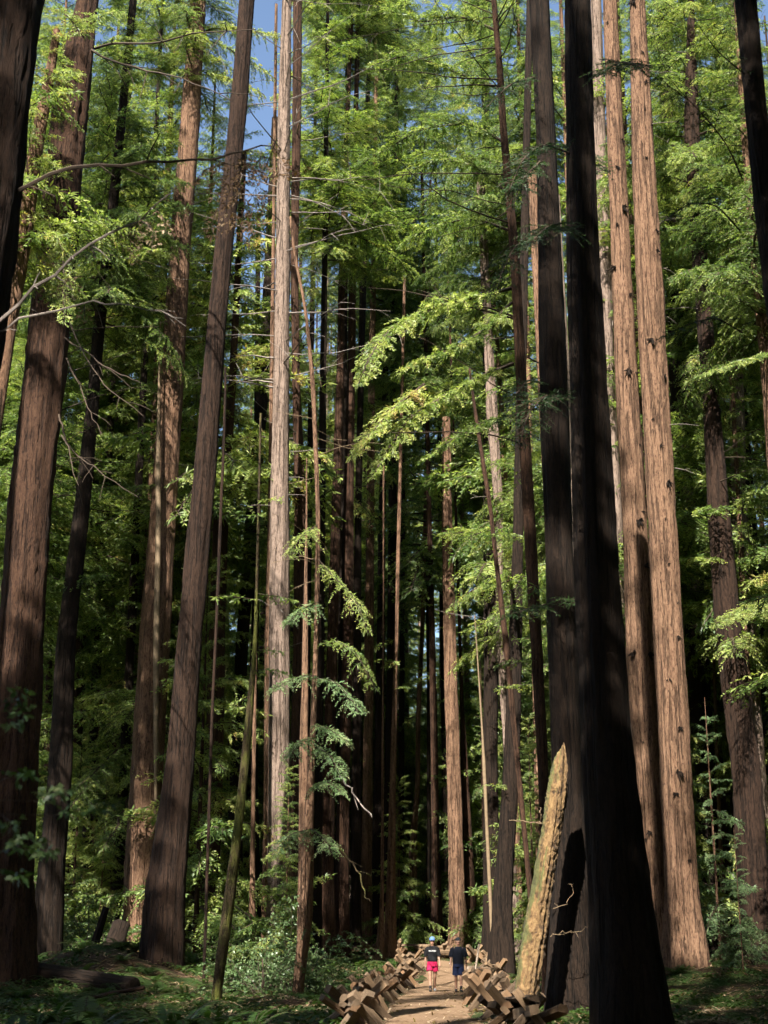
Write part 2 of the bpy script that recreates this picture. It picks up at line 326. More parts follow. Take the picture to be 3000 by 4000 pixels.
class Tree:
    def __init__(s, name, label, cat, d, knots, mat, ztop=None, group=None, seed=0, seg=26, rough=.05, flare=.35, dlean=0.0, taper=.985, dz=.3, jag=0, trunk_name='trunk', zbase=None, minr=.03):
        ks = sorted(knots, key=lambda k: -k[0])                     # bottom first
        pts = [at((a+b)/2, y, d) for y, a, b in ks]; rr = [(b-a)/2*mpp(p) for (y, a, b), p in zip(ks, pts)]
        zs = [p[2] for p in pts]; xs = [p[0] for p in pts]
        # down to the ground along the lowest stretch
        sl = (xs[1]-xs[0])/(zs[1]-zs[0]); zg = gzf(xs[0], d) if zbase is None else zbase
        for _ in range(4):
            xg = xs[0]+sl*(zg-zs[0])
            if zbase is None: zg = gzf(xg, d)
        zlow = zg-.6
        Z, X, R = list(zs), list(xs), list(rr)
        if zs[0] > zg+.2:
            grow = min(1.25, 1+.012*(zs[0]-zg)); Z.insert(0, zlow); X.insert(0, xs[0]+sl*(zlow-zs[0])); R.insert(0, rr[0]*grow)
        else:
            Z.insert(0, min(zlow, zs[0]-.3)); X.insert(0, xs[0]+sl*(Z[0]-zs[0])); R.insert(0, rr[0])
        if ztop is not None and ztop > Z[-1]+.5:
            sl2 = (X[-1]-X[-2])/(Z[-1]-Z[-2]); sl2 = max(-.08, min(.08, sl2)); X.append(X[-1]+sl2*(ztop-Z[-1])); R.append(max(minr, R[-1]*(1-.012*(ztop-Z[-1])))); Z.append(ztop)
        s.base = np.array([xg, d, zg]); s.Z, s.X, s.R = np.array(Z), np.array(X), np.array(R); s.d = d; s.dlean = dlean
        s.root = thing(name, label, cat, s.base, group)
        Yl = dlean*(s.Z-zg)
        me = trunk_mesh(trunk_name, s.Z-zg, s.X-xg, Yl, s.R, mat if not isinstance(mat, str) else BARK[mat], seed, seg, dz, rough, flare, jag=jag)
        s.trunk = link(trunk_name, me, s.root)
    def axis(s, z):
        return np.array([np.interp(z, s.Z, s.X), s.d+s.dlean*(z-s.base[2]), z]), float(np.interp(z, s.Z, s.R))
    def part(s, name, me, **k): return link(name, me, s.root, **k)
    def bough(s, pts, name='bough', leaf_m=None, tw_len=1.1, stem_r=.05, t0=.08, seed=1, dens=1.0, droop=.3, leaf=(.16, .06, .03), flat=.25, tint0=.5, prof=None, leaf_sp=.045):
        rng = np.random.default_rng(seed); P = np.array(pts)-s.base
        # smooth the polyline
        t = np.linspace(0, 1, len(P)); tt = np.linspace(0, 1, 16); P = np.stack([np.interp(tt, t, P[:, k]) for k in range(3)], -1)
        for _ in range(2): P[1:-1] = (P[:-2]+2*P[1:-1]+P[2:])/4
        return s.part(name, spray_mesh(name, [spray(P, rng, tw_sp=.13/dens, tw_len=tw_len, leaf=leaf, leaf_sp=leaf_sp, stem_r=stem_r, t0=t0, droop=droop, flat=flat, tint0=tint0, prof=prof)], leaf_m or NEEDLE, STEM))
    def bare(s, pts, r0=.04, r1=.01, mat=None, twigs=3, tl=.8, seed=0, name='branch'):
        rng = np.random.default_rng(seed); P = np.array(pts)-s.base
        t = np.linspace(0, 1, len(P)); tt = np.linspace(0, 1, 14); P = np.stack([np.interp(tt, t, P[:, k]) for k in range(3)], -1)
        P[1:-1] = (P[:-2]+2*P[1:-1]+P[2:])/4; P[1:] += rng.normal(0, .02, (13, 3))
        return s.part(name, limb_mesh(name, P, r0, r1, mat or STEM, rng, twigs, tl))
    def stubs(s, n, z0, z1, rng, L=(.6, 2.5), mat=None, r=.025, twigs=2, face=None, up=0.1):
        for i in range(n):
            z = rng.uniform(z0, z1); p, r_ = s.axis(z); az = rng.uniform(0, 6.28) if face is None else rng.normal(face, .9)
            l = rng.uniform(*L); P = wiggly(p-s.base+np.array([math.cos(az)*r_*.8, math.sin(az)*r_*.8, 0]), (math.cos(az), math.sin(az)*.7, rng.normal(up, .22)), l, rng, 9, .16, .12)
            s.part('branch', limb_mesh('branch', P, r*rng.uniform(.6, 1.2), .006, mat or WOOD_DEAD, rng, twigs, l*.3, 4))
    def twigs(s, n, z0, z1, rng, L=(1.2, 3.0), leaf_m=None, tilt=-.1, face=None):
        for i in range(n):
            z = rng.uniform(z0, z1); p, r_ = s.axis(z); az = rng.uniform(0, 6.28) if face is None else rng.normal(face, .8)
            l = rng.uniform(*L); P = p-s.base+wiggly((0, 0, 0), (math.cos(az), math.sin(az), rng.normal(tilt, .2)), l, rng, 9, .08, .5)
            s.part('bough', spray_mesh('bough', [spray(P, rng, tw_len=.22*l+.25, stem_r=.008*l+.004)], leaf_m or NEEDLE, STEM))
    def crown(s, me, z, sc_=1.0, rz=0.0):
        p, _ = s.axis(z); return s.part('crown', me, loc=p-s.base, rot=(0, 0, rz), scale=sc_)

# ================================================================== THE TREES (knots: photo row, left edge, right edge)
TR = {}
def T(key, label, d, mat, knots, ztop='out', name='redwood_tree', cat='tree', group='tall redwoods beside the path', **k):
    if ztop == 'out': ztop = .722*d+7
    TR[key] = Tree(name, label, cat, d, knots, mat, ztop, group, seed=len(TR)+1, **k); return TR[key]

# ---- nearest, in the shade
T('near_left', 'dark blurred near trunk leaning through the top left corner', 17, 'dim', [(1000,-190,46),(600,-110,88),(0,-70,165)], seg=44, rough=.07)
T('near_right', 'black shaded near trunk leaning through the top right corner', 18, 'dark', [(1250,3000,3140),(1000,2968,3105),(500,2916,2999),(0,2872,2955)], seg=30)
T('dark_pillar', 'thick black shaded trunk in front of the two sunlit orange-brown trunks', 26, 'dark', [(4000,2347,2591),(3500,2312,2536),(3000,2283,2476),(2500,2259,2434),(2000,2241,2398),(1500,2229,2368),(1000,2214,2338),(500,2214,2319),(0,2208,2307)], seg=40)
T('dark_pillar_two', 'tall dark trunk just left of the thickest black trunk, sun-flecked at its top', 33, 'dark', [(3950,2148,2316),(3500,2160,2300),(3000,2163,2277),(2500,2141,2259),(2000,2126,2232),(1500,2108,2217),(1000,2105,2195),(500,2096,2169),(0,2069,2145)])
# ---- left group
T('left_pale_lean', 'slim pale sunlit trunk leaning at the far left with a broken top in leaves', 32, 'warm', [(1600,-35,16),(1300,0,62),(1000,57,115),(600,108,166),(250,186,222),(130,205,236)], ztop=None, seg=20)
T('left_giant', 'very thick trunk at the left edge, sunlit halfway up and black below', 45, 'red', [(3800,-90,118),(3500,-85,120),(3000,-60,150),(2500,0,168),(2000,38,199),(1500,95,250),(1000,150,291),(362,214,350),(0,304,383)], seg=40, rough=.08)
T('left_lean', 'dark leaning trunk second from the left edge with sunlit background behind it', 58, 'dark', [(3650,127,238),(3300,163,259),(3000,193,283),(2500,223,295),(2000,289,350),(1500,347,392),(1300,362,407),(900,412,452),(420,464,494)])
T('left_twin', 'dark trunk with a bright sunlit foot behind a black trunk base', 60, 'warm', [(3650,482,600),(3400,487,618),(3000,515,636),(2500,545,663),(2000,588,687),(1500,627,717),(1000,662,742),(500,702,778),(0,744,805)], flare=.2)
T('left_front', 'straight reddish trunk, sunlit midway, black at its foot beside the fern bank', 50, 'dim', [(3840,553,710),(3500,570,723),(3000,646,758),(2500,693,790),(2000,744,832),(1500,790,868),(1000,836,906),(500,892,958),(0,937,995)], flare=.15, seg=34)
t = TR['left_twin']; P = np.array([at((a_+b_)/2, y_, 59) for y_, a_, b_ in [(3330,604,608),(2960,603,617),(2500,602,625),(2000,606,625),(1900,608,627),(1600,614,626),(1400,619,625),(1250,622,626)]])-t.base
V, Q = tube(P+np.random.default_rng(3).normal(0, .015, P.shape), [.02, .09, .13, .115, .115, .07, .04, .015], 7); t.part('bare_splinter', np_mesh('bare_splinter', V, Q, [WOOD_PALE], smooth=True))
# ---- centre left
T('white_trunk', 'pale silvery trunk in full sun with many bare dead branches', 60, 'grey', [(3560,1046,1140),(3000,1048,1133),(2500,1051,1131),(2000,1054,1130),(1500,1069,1130),(1000,1077,1133),(500,1084,1133),(0,1102,1139)], seg=30, rough=.06)
T('white_twin', 'narrow sunlit trunk pressed against the left side of the silvery trunk base', 62, 'warm', [(3600,1020,1052),(3000,1030,1055),(2500,1033,1058),(2000,1046,1066),(1500,1052,1070),(1000,1060,1074)], 46, seg=16)
T('white_shadow', 'dark trunk standing just right of the silvery trunk', 66, 'red', [(3550,1120,1190),(2500,1145,1195),(2000,1150,1199),(1500,1142,1172),(1000,1134,1164),(500,1142,1176),(0,1146,1180)])
T('mid_dark_a', 'dark trunk left of the silvery trunk, half hidden by foliage', 79, 'dark', [(3700,880,950),(3000,898,946),(2500,922,970),(2000,960,1012),(1500,1005,1050),(1000,1034,1068)], 50)
T('mid_brown', 'broad brown trunk with a pale lichen streak above a sunny fern patch', 66, 'red', [(3740,753,846),(3500,762,850),(3000,800,874),(2500,814,877),(2000,835,892),(1500,893,922),(1100,915,940)], 40)
T('red_sapling', 'slender reddish sapling with silvery green drooping sprays', 44, 'warm', [(3800,1150,1192),(3600,1166,1222),(3300,1178,1226),(3000,1205,1229),(2500,1226,1247),(2000,1235,1252),(1500,1214,1232),(1200,1187,1199),(1000,1145,1157),(850,1128,1138)], None, seg=14, group='slender young trees', flare=.1)
T('sapling_twin', 'smooth sunlit trunk beside the reddish sapling, hidden higher up by sprays', 47, 'warm', [(3700,1160,1190),(3300,1166,1196),(3000,1169,1205),(2600,1180,1205),(2200,1190,1202),(1800,1196,1200)], None, seg=16, group='slender young trees')
T('mossy_lean', 'leaning sapling trunk coated in yellow-green moss left of the leafy bush', 39, 'moss', [(3860,830,868),(3600,862,906),(3300,905,941),(3000,938,972),(2850,955,985),(2500,990,1006),(2200,1000,1010)], 16, 'mossy_tree', 'tree', 'slender young trees', seg=20, flare=.1, rough=.09, minr=.02)
T('thin_vine', 'thin crooked mossy stem rising beside the straight reddish trunk', 47, 'dim', [(3500,800,812),(2800,822,834),(2300,845,858),(2000,856,868),(1760,868,878),(1500,876,886),(1420,874,882)], None, 'mossy_tree', 'tree', 'slender young trees', seg=8, flare=0, rough=.1)
# ---- bottom-centre pair and thin trunks around it
T('pair_left', 'left trunk of a thick brown pair of boles behind the ferns', 75, 'red', [(3720,1233,1303),(3400,1244,1304),(3000,1262,1308),(2500,1278,1318),(2000,1295,1331),(1500,1313,1343),(1000,1325,1349),(600,1343,1361)], 62, seg=34, rough=.09)
T('pair_right', 'right trunk of a thick brown pair of boles behind the ferns', 76, 'red', [(3715,1300,1360),(3400,1308,1362),(3000,1322,1366),(2500,1338,1380),(2000,1341,1381),(1500,1356,1386),(1000,1364,1391),(500,1380,1398)], 62, seg=34, rough=.09)
T('pair_third', 'dark slender trunk rising behind the thick brown pair', 82, 'dark', [(3660,1368,1410),(2500,1380,1412),(2000,1386,1412),(1500,1398,1422),(1000,1407,1434),(500,1425,1443)], 66)
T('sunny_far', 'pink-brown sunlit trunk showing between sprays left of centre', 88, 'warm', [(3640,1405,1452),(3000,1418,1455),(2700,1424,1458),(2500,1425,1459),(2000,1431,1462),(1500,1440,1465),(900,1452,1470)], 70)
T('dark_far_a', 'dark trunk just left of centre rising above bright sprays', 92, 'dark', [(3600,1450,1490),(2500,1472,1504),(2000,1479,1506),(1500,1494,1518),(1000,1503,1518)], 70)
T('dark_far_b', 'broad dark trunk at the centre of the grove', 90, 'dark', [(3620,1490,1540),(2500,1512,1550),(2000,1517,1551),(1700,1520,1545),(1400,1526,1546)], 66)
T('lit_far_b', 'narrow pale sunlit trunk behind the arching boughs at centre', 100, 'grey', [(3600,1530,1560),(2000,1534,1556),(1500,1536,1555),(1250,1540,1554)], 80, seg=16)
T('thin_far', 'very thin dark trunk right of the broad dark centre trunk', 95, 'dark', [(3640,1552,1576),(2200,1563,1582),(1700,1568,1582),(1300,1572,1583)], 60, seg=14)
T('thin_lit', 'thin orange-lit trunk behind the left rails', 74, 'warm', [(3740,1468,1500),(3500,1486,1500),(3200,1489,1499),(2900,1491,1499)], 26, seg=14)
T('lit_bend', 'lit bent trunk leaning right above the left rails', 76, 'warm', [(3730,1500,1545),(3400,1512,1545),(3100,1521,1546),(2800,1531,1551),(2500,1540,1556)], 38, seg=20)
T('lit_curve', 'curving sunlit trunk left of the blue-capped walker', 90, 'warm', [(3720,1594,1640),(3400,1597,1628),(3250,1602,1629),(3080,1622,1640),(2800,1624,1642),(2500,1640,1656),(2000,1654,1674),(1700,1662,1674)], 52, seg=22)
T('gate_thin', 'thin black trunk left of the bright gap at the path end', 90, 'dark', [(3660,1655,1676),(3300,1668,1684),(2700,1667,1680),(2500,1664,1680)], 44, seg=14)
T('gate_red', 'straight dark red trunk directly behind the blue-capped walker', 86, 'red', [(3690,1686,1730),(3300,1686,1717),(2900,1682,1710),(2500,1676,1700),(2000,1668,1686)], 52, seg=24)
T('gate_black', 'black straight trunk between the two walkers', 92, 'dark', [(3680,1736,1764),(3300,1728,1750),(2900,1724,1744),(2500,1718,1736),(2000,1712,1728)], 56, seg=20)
T('sunny_main', 'tall pink-grey sunlit trunk right behind the second walker', 84, 'warm', [(3690,1758,1828),(3500,1755,1815),(3000,1745,1798),(2500,1733,1781),(2000,1726,1765),(1700,1728,1760),(1640,1729,1758)], None, seg=34, rough=.06)
T('sunny_twin', 'sunlit trunk fused to the right side of the pink-grey trunk', 85.5, 'red', [(3660,1812,1870),(3500,1808,1858),(3250,1802,1843),(3000,1800,1829),(2770,1797,1813),(2500,1790,1803)], 44, seg=26)
T('right_far_lit', 'slim lit trunk right of the tall pink-grey trunk, higher up', 100, 'grey', [(3500,1838,1868),(2850,1818,1838),(2500,1812,1829),(2000,1796,1812),(1800,1790,1804)], 52, seg=14)
t = T('spike', 'thin bare pale spike of a dead sapling', 62, WOOD_PALE, [(3000,1884,1898),(2874,1881,1889),(2640,1867,1873),(2401,1852,1855)], None, 'dead_snag', 'dead tree', 'dead snags', seg=8, rough=.1, flare=0, minr=.01)
T('right_dark_a', 'dark trunk right of the pale dead spike', 78, 'dark', [(3720,1890,1962),(3000,1890,1945),(2500,1891,1948),(2000,1889,1934),(1700,1888,1930)], 60, seg=24)
T('right_dark_base', 'black stout trunk rooted at the right fence corner', 62, 'dark', [(3770,1912,2004),(3500,1930,2000),(3000,1968,2030),(2500,1990,2040),(2000,2006,2046)], 50, seg=24)
T('pale_split', 'pale fluted trunk lit white behind the leaning broken pole', 72, 'grey', [(3700,1990,2040),(3300,1972,2008),(2900,1966,1993),(2500,1937,1966),(2000,1934,1966),(1600,1898,1944),(1450,1895,1932)], 42, seg=24, rough=.09)
T('pale_split_two', 'thin pale sunlit trunk beside the leaning broken pole', 76, 'warm', [(3600,2008,2044),(3000,1998,2022),(2000,1974,1995),(1600,1950,1968)], 40, seg=16)
t = T('broken_lean', 'leaning broken dead trunk with a jagged bare tip', 56, 'red', [(3000,2014,2034),(2500,1963,1988),(2200,1930,1948),(2000,1908,1926),(1700,1862,1878),(1446,1829,1837)], None, 'dead_snag', 'dead tree', 'dead snags', seg=12, rough=.1, flare=0)
T('bough_tree', 'dark slim trunk carrying the arching bright boughs', 40, 'red', [(3700,2120,2165),(3000,2102,2142),(2500,2072,2118),(2000,2042,2090),(1500,2016,2058),(1000,1992,2030),(500,1952,1980),(300,1942,1968),(0,1919,1940)], seg=22)
T('bough_twin', 'thin reddish trunk in the gap right of the bough-bearing trunk', 70, 'warm', [(2400,2074,2096),(1500,2052,2076),(1000,2040,2058),(600,2030,2046)], 56, seg=14)
T('sliver', 'sunlit trunk showing only as a thin bright sliver beside the thickest black trunk', 52, 'pale', [(3790,2300,2352),(3500,2296,2336),(3000,2276,2310),(2500,2256,2284),(2000,2230,2256)], 30, seg=18)
T('sliver_two', 'red lit trunk edge showing left of the dark sun-flecked trunk', 50, 'warm', [(3000,2155,2195),(2500,2140,2180),(2000,2126,2165),(1500,2100,2140)], 30, seg=18)
# ---- right sunlit cluster
T('speckled', 'narrow grey speckled trunk behind the thickest black trunk', 60, 'grey', [(3500,2470,2560),(2500,2400,2452),(2000,2380,2432),(1500,2352,2400),(1000,2334,2386),(500,2319,2365),(0,2308,2347)])
T('orange_left', 'left of the two thick sunlit orange-brown trunks with knotty scars', 50, 'warm', [(3700,2530,2640),(3500,2522,2606),(3000,2479,2579),(2500,2446,2552),(2000,2431,2523),(1500,2404,2491),(1000,2389,2464),(500,2371,2434),(0,2356,2410)], seg=44, rough=.06)
T('orange_right', 'right of the two thick sunlit orange-brown trunks, shadow-dappled at its foot', 49, 'warm', [(3740,2600,2748),(3500,2603,2723),(3000,2579,2699),(2500,2555,2669),(2000,2533,2639),(1500,2506,2609),(1000,2482,2579),(500,2467,2549),(0,2461,2518)], seg=46, rough=.06)
T('right_back_dark', 'dark trunk filling the gap right of the orange-brown pair', 66, 'dark', [(3700,2760,2840),(3000,2712,2790),(2500,2680,2762),(2000,2640,2726),(1500,2616,2682),(1100,2604,2660)], 56)
T('right_lean', 'dark trunk leaning left past the orange-brown pair, pale sunlit at the top', 56, 'dim', [(3750,2905,3020),(3000,2862,2970),(2500,2800,2902),(2000,2766,2850),(1500,2746,2806),(1000,2706,2764),(500,2672,2732),(50,2687,2712)], seg=30)
T('right_pale', 'grey flaky trunk near the right edge with V-shaped branch scars', 60, 'grey', [(3300,2960,3020),(3000,2922,2990),(2500,2888,2958),(2000,2862,2922),(1500,2850,2904),(1000,2850,2898),(550,2853,2892),(100,2844,2874)], seg=26)
T('right_edge', 'lit trunk crossing the right edge of the picture', 52, 'warm', [(2000,3010,3075),(1500,2976,3032),(1300,2958,3008),(1000,2931,2966),(500,2892,2922),(250,2880,2904)], seg=18)
T('right_far_pale', 'thin pale far trunk between the dark leaning trunk and the orange-brown pair', 78, 'grey', [(3600,2830,2870),(3000,2800,2835),(2500,2768,2796),(2000,2723,2753),(1500,2698,2722)], 46, seg=16)
T('right_low_lit', 'sunlit pale trunk base behind the small leafy sprays at lower right', 68, 'pale', [(3720,2760,2806),(3500,2753,2796),(3000,2738,2784),(2800,2730,2770)], 26, seg=18)
T('right_low_thin', 'thin lit stem beside the sunlit pale trunk base at lower right', 64, 'warm', [(3760,2826,2850),(3300,2806,2822),(3000,2796,2810)], 22, seg=10, group='slender young trees')
T('right_low_edge', 'slim reddish trunk close to the lower right edge', 58, 'warm', [(3800,2990,3040),(3500,2964,2992),(3100,2931,2957),(2700,2912,2934)], 26, seg=14)
T('right_low_mid', 'reddish thin trunk between two dark trunks at lower right', 62, 'red', [(3800,2904,2938),(3300,2892,2916),(2900,2880,2898)], 22, seg=12)
# ---- left, slim trunks in the sunny gap
for i, (d, m_, lab, kn, zt) in enumerate([
  (80, 'red', 'slim dark trunk left of the sunny gap at mid left', [(3400,430,462),(2600,446,470),(2050,462,486)], 44),
  (84, 'dark', 'dark thin trunk in the middle of the sunny gap at mid left', [(3300,478,506),(2380,482,504),(2000,490,504)], 44),
  (86, 'grey', 'grey trunk right of the sunny gap at mid left', [(3300,500,530),(2390,520,545),(2000,530,548)], 44),
  (70, 'red', 'thin trunk in foliage between the two leftmost thick trunks', [(3500,160,190),(2480,183,206),(2100,196,212)], 32),
  (76, 'warm', 'sunlit thin trunk low behind leaves at mid left', [(3600,335,372),(3000,352,374),(2600,392,412)], 30),
  (72, 'red', 'thin red-lit trunk left of the sunlit foot', [(3550,462,482),(3100,470,484),(2700,500,512)], 26),
  (90, 'grey', 'pale distant trunk behind leafy sprays at mid left', [(3500,398,428),(2700,402,424),(2300,398,416)], 36),
  (80, 'dark', 'slim dark trunk between the reddish trunk and silvery trunk', [(3700,985,1022),(3000,978,1006),(2300,985,1010)], 44),
  (58, 'warm', 'thin sunlit stem rising from the leafy bush', [(3700,970,1000),(3400,976,996),(3100,982,998)], 14)]):
    T('slim%d' % i, lab, d, m_, kn, zt, seg=14)

# ---- crowns of the tall trees, above the top of the picture or filling it
def CR(key, z, variant, sc_, rz=0): TR[key].crown(variant, z, sc_, rz)
CR('pair_left', 52, CROWN_THIN[0], .75, 1); CR('sunny_far', 42, CROWN_TALL[0], .8, 2); CR('dark_far_a', 36, CROWN_TALL[1], .8, 3)
CR('dark_far_b', 40, CROWN_THIN[1], .8, 0); CR('lit_far_b', 40, CROWN_TALL[2], .9, 1); CR('gate_red', 33, CROWN_THIN[0], .75, 5)
CR('gate_black', 36, CROWN_TALL[0], .8, 4); CR('right_far_lit', 30, CROWN_TALL[1], .85, 2); CR('pale_split', 33, CROWN_THIN[1], .7, 2)
CR('right_dark_a', 36, CROWN_TALL[2], .75, 0); 
CR('bough_twin', 38, CROWN_TALL[0], .8, 1); CR('right_back_dark', 30, CROWN_TALL[1], .75, 5); CR('right_far_pale', 26, CROWN_THIN[0], .8, 3)


for key in ('mid_brown', 'slim0', 'slim1', 'slim2', 'slim3', 'slim4', 'slim5', 'slim6', 'right_low_lit', 'right_low_edge', 'pale_split_two', 'left_giant', 'gate_thin'):
    t_ = TR[key]; zt = t_.Z[-1]
    if key != 'left_giant': CR(key, zt*.5+t_.base[2]*.5, CROWN_YOUNG[len(key) % 2], (zt-t_.base[2])*.052+.25, len(key))
CR('left_lean', 27, CROWN_TALL[0], .75, 2); CR('left_twin', 40, CROWN_THIN[1], .7, 3); CR('right_lean', 31, CROWN_THIN[0], .8, 4); CR('right_pale', 26, CROWN_THIN[1], .8, 1); CR('right_edge', 24, CROWN_TALL[1], .7, 2); CR('left_pale_lean', 17, CROWN_YOUNG[0], .9, 1)
# ---- bare dead branches
rng = np.random.default_rng(5)
w = TR['white_trunk']; w.stubs(46, 25, 47, rng, (2.5, 6.5), r=.04, twigs=3, up=.12)
w.stubs(12, 12, 25, rng, (.5, 2.2), r=.02, twigs=1)
TR['white_shadow'].stubs(14, 22, 46, rng, (2, 6), r=.035)
TR['red_sapling'].stubs(12, 12, 20, rng, (.8, 2.4), r=.014, mat=WOOD_PALE)
TR['right_pale'].stubs(24, 12, 44, rng, (1.0, 4.0), r=.03, mat=STEM)
TR['right_lean'].stubs(12, 26, 44, rng, (2, 6), r=.03)
TR['right_edge'].stubs(8, 20, 40, rng, (1, 4), r=.025, mat=STEM)
TR['orange_right'].stubs(18, 12, 36, rng, (.3, 1.4), r=.02, face=0)
TR['left_lean'].stubs(14, 14, 36, rng, (1.5, 5.5), r=.025, mat=STEM)
TR['left_twin'].stubs(6, 18, 34, rng, (.6, 2), r=.02)
TR['pale_split'].stubs(12, 14, 26, rng, (1, 3.4), r=.02)
TR['bough_tree'].stubs(28, 15, 32, rng, (1.5, 6), r=.03, mat=STEM, face=math.pi)
TR['pair_right'].stubs(14, 22, 58, rng, (2, 6), r=.03, mat=STEM); TR['dark_far_a'].stubs(12, 22, 60, rng, (2, 6), r=.03, mat=STEM); TR['right_lean'].stubs(10, 18, 44, rng, (2, 5), r=.025, mat=STEM); TR['left_giant'].stubs(8, 14, 30, rng, (2, 5), r=.02, mat=STEM, face=0)
TR['gate_red'].stubs(8, 10, 40, rng, (1, 3.5), r=.02, mat=STEM)

# ---- dark scar knots on the orange-brown pair
def knots(key, n, z0, z1, rng, face=-1.3):
    t = TR[key]
    for i in range(n):
        z = z0+(z1-z0)*(i+rng.uniform(.2, .8))/n; p, r = t.axis(z); az = rng.normal(face, .45)
        c = p-t.base+np.array([math.cos(az), math.sin(az), 0])*r*.98
        mb = MB(); big = rng.choice([.5, .8, 1.0, 1.5]); c[2] += rng.normal(0, .5)
        for k in range(rng.integers(4, 12)):
            b = rng.uniform(0, 6.28); d = np.array([math.cos(az)*.8-math.sin(az)*math.cos(b), math.sin(az)*.8+math.cos(az)*math.cos(b), math.sin(b)*.8])
            V, Q = tube([c-d*.02, c+(d*rng.uniform(.04, .09)+[0, 0, -.02])*big, c+(d*rng.uniform(.07, .16)+[0, 0, -.07])*big], np.array([.04, .025, .006])*big, 5); mb.add(V, Q)
        t.part('knot', mb.mesh('knot', [BARK['dark']]))
knots('orange_left', 24, 4, 38, rng); knots('orange_right', 24, 4, 37, rng); knots('right_pale', 10, 10, 34, rng)

# ---- leafy boughs that belong to particular trees
t = TR['bough_tree']; D = 40
def pl(d0, d1, *px): return [at(x, y, d0+(d1-d0)*i/(len(px)-1)) for i, (x, y) in enumerate(px)]
t.bough(pl(40, 37, (2000,1125),(1844,1165),(1681,1200),(1573,1250),(1512,1298),(1452,1370),(1400,1500)), tw_len=1.15, stem_r=.06, seed=1, dens=2.21, leaf=(.17, .07, .036), leaf_sp=.033, tint0=.66)
t.bough(pl(40, 37, (2005,1420),(1862,1476),(1753,1536),(1657,1594),(1591,1639),(1524,1741),(1450,1870)), tw_len=1.0, stem_r=.06, seed=2, dens=1.95, leaf=(.17, .07, .036), leaf_sp=.033, tint0=.62)
t.bough(pl(38.5, 36.5, (1657,1500),(1600,1545),(1530,1600),(1450,1690),(1370,1790)), tw_len=.8, stem_r=.04, seed=3, dens=2.08, leaf=(.17, .07, .036), leaf_sp=.033, tint0=.66)
t.bough(pl(40, 38, (2000,1180),(1880,1300),(1760,1370),(1640,1400),(1540,1460)), tw_len=1.0, stem_r=.04, seed=4, dens=1.82, leaf=(.17, .07, .036), leaf_sp=.033)
t.bough(pl(40, 38, (2020,1620),(1900,1640),(1760,1720),(1640,1800)), tw_len=.9, stem_r=.035, seed=5, dens=1.69, leaf=(.17, .07, .036), leaf_sp=.033)
t.bough(pl(40, 41, (1990,900),(1850,850),(1700,880),(1560,960)), tw_len=1.2, stem_r=.05, seed=6, dens=1.69, leaf=(.17, .07, .036), leaf_sp=.033)
t.bough(pl(40, 42, (1975,560),(1840,480),(1650,500),(1480,600)), tw_len=1.3, stem_r=.05, seed=7, dens=1.69, leaf=(.17, .07, .036), leaf_sp=.033)
t.bough(pl(40, 42, (1960,350),(1800,290),(1600,210),(1440,260)), tw_len=1.3, stem_r=.05, seed=8, dens=1.69, leaf=(.17, .07, .036), leaf_sp=.033)
t.bough(pl(40, 42, (1990,760),(1850,640),(1690,620),(1520,720)), tw_len=1.2, stem_r=.05, seed=9, dens=1.69, leaf=(.17, .07, .036), leaf_sp=.033)
t.bough(pl(40, 41, (1940,120),(1800,60),(1640,90),(1500,30)), tw_len=1.2, stem_r=.05, seed=10, dens=1.69, leaf=(.17, .07, .036), leaf_sp=.033)
t = TR['dark_pillar_two']
for i, q in enumerate([((2110,900),(2010,960),(1960,1060),(1930,1180)), ((2130,1500),(2060,1480),(2000,1560),(1960,1660)), ((2090,300),(1990,330),(1900,420)), ((2200,560),(2290,600),(2350,680)),
                       ((2140,2360),(2060,2380),(1990,2400)), ((2200,2350),(2240,2340),(2300,2370)), ((2120,620),(2040,700),(2000,820))]):
    t.bough(pl(33, 31, *q), tw_len=.8, stem_r=.03, seed=20+i, leaf_m=NEEDLE_SHADED, dens=1.3, leaf=(.12, .045, .02), leaf_sp=.035)
t = TR['dark_pillar']
for i, q in enumerate([((2230,600),(2120,560),(2040,620),(1990,740)), ((2230,1560),(2130,1540),(2060,1620),(2020,1760)), ((2240,900),(2140,880),(2060,960)), ((2330,300),(2420,240),(2520,260))]):
    t.bough(pl(26, 22, *q), tw_len=.7, stem_r=.025, seed=30+i, leaf_m=NEEDLE_SHADED, dens=1.4, leaf=(.10, .04, .016), leaf_sp=.03)
t = TR['right_pale']
t.bough(pl(60, 50, (2930,2330),(3010,2380),(2900,2390),(2800,2440)), tw_len=1.0, stem_r=.03, seed=40, dens=1.8)
t.bough(pl(60, 55, (2900,1380),(2830,1420),(2740,1460),(2660,1500)), tw_len=.9, stem_r=.03, seed=41, dens=1.5)
t = TR['right_edge']
t.bough(pl(52, 44, (3000,1380),(2960,1390),(2860,1420),(2720,1470)), tw_len=.7, stem_r=.03, seed=42, dens=1.5)
t.bough(pl(52, 44, (3060,2330),(3000,2350),(2900,2380),(2790,2440)), tw_len=.9, stem_r=.03, seed=43, dens=2)
t = TR['left_giant']
t.bare(pl(45, 36, (370,190),(440,165),(560,175),(660,160),(740,132),(870,122),(1000,118)), .05, .012, seed=1, twigs=8, tl=1.2)
t.bare(pl(45, 36, (350,190),(410,228),(500,255),(600,285),(700,300),(800,345),(900,385)), .05, .01, seed=2, twigs=10, tl=1.6)
for i, q in enumerate([((300,320),(240,250),(180,150)), ((330,150),(280,80),(220,20)), ((250,700),(190,640),(120,560)), ((320,120),(400,60),(480,40)), ((240,900),(250,1080),(250,1260)), ((200,560),(130,560),(90,640))]):
    t.bough(pl(44, 40, *q), tw_len=.8, stem_r=.03, seed=50+i, dens=1.6, tint0=.5)
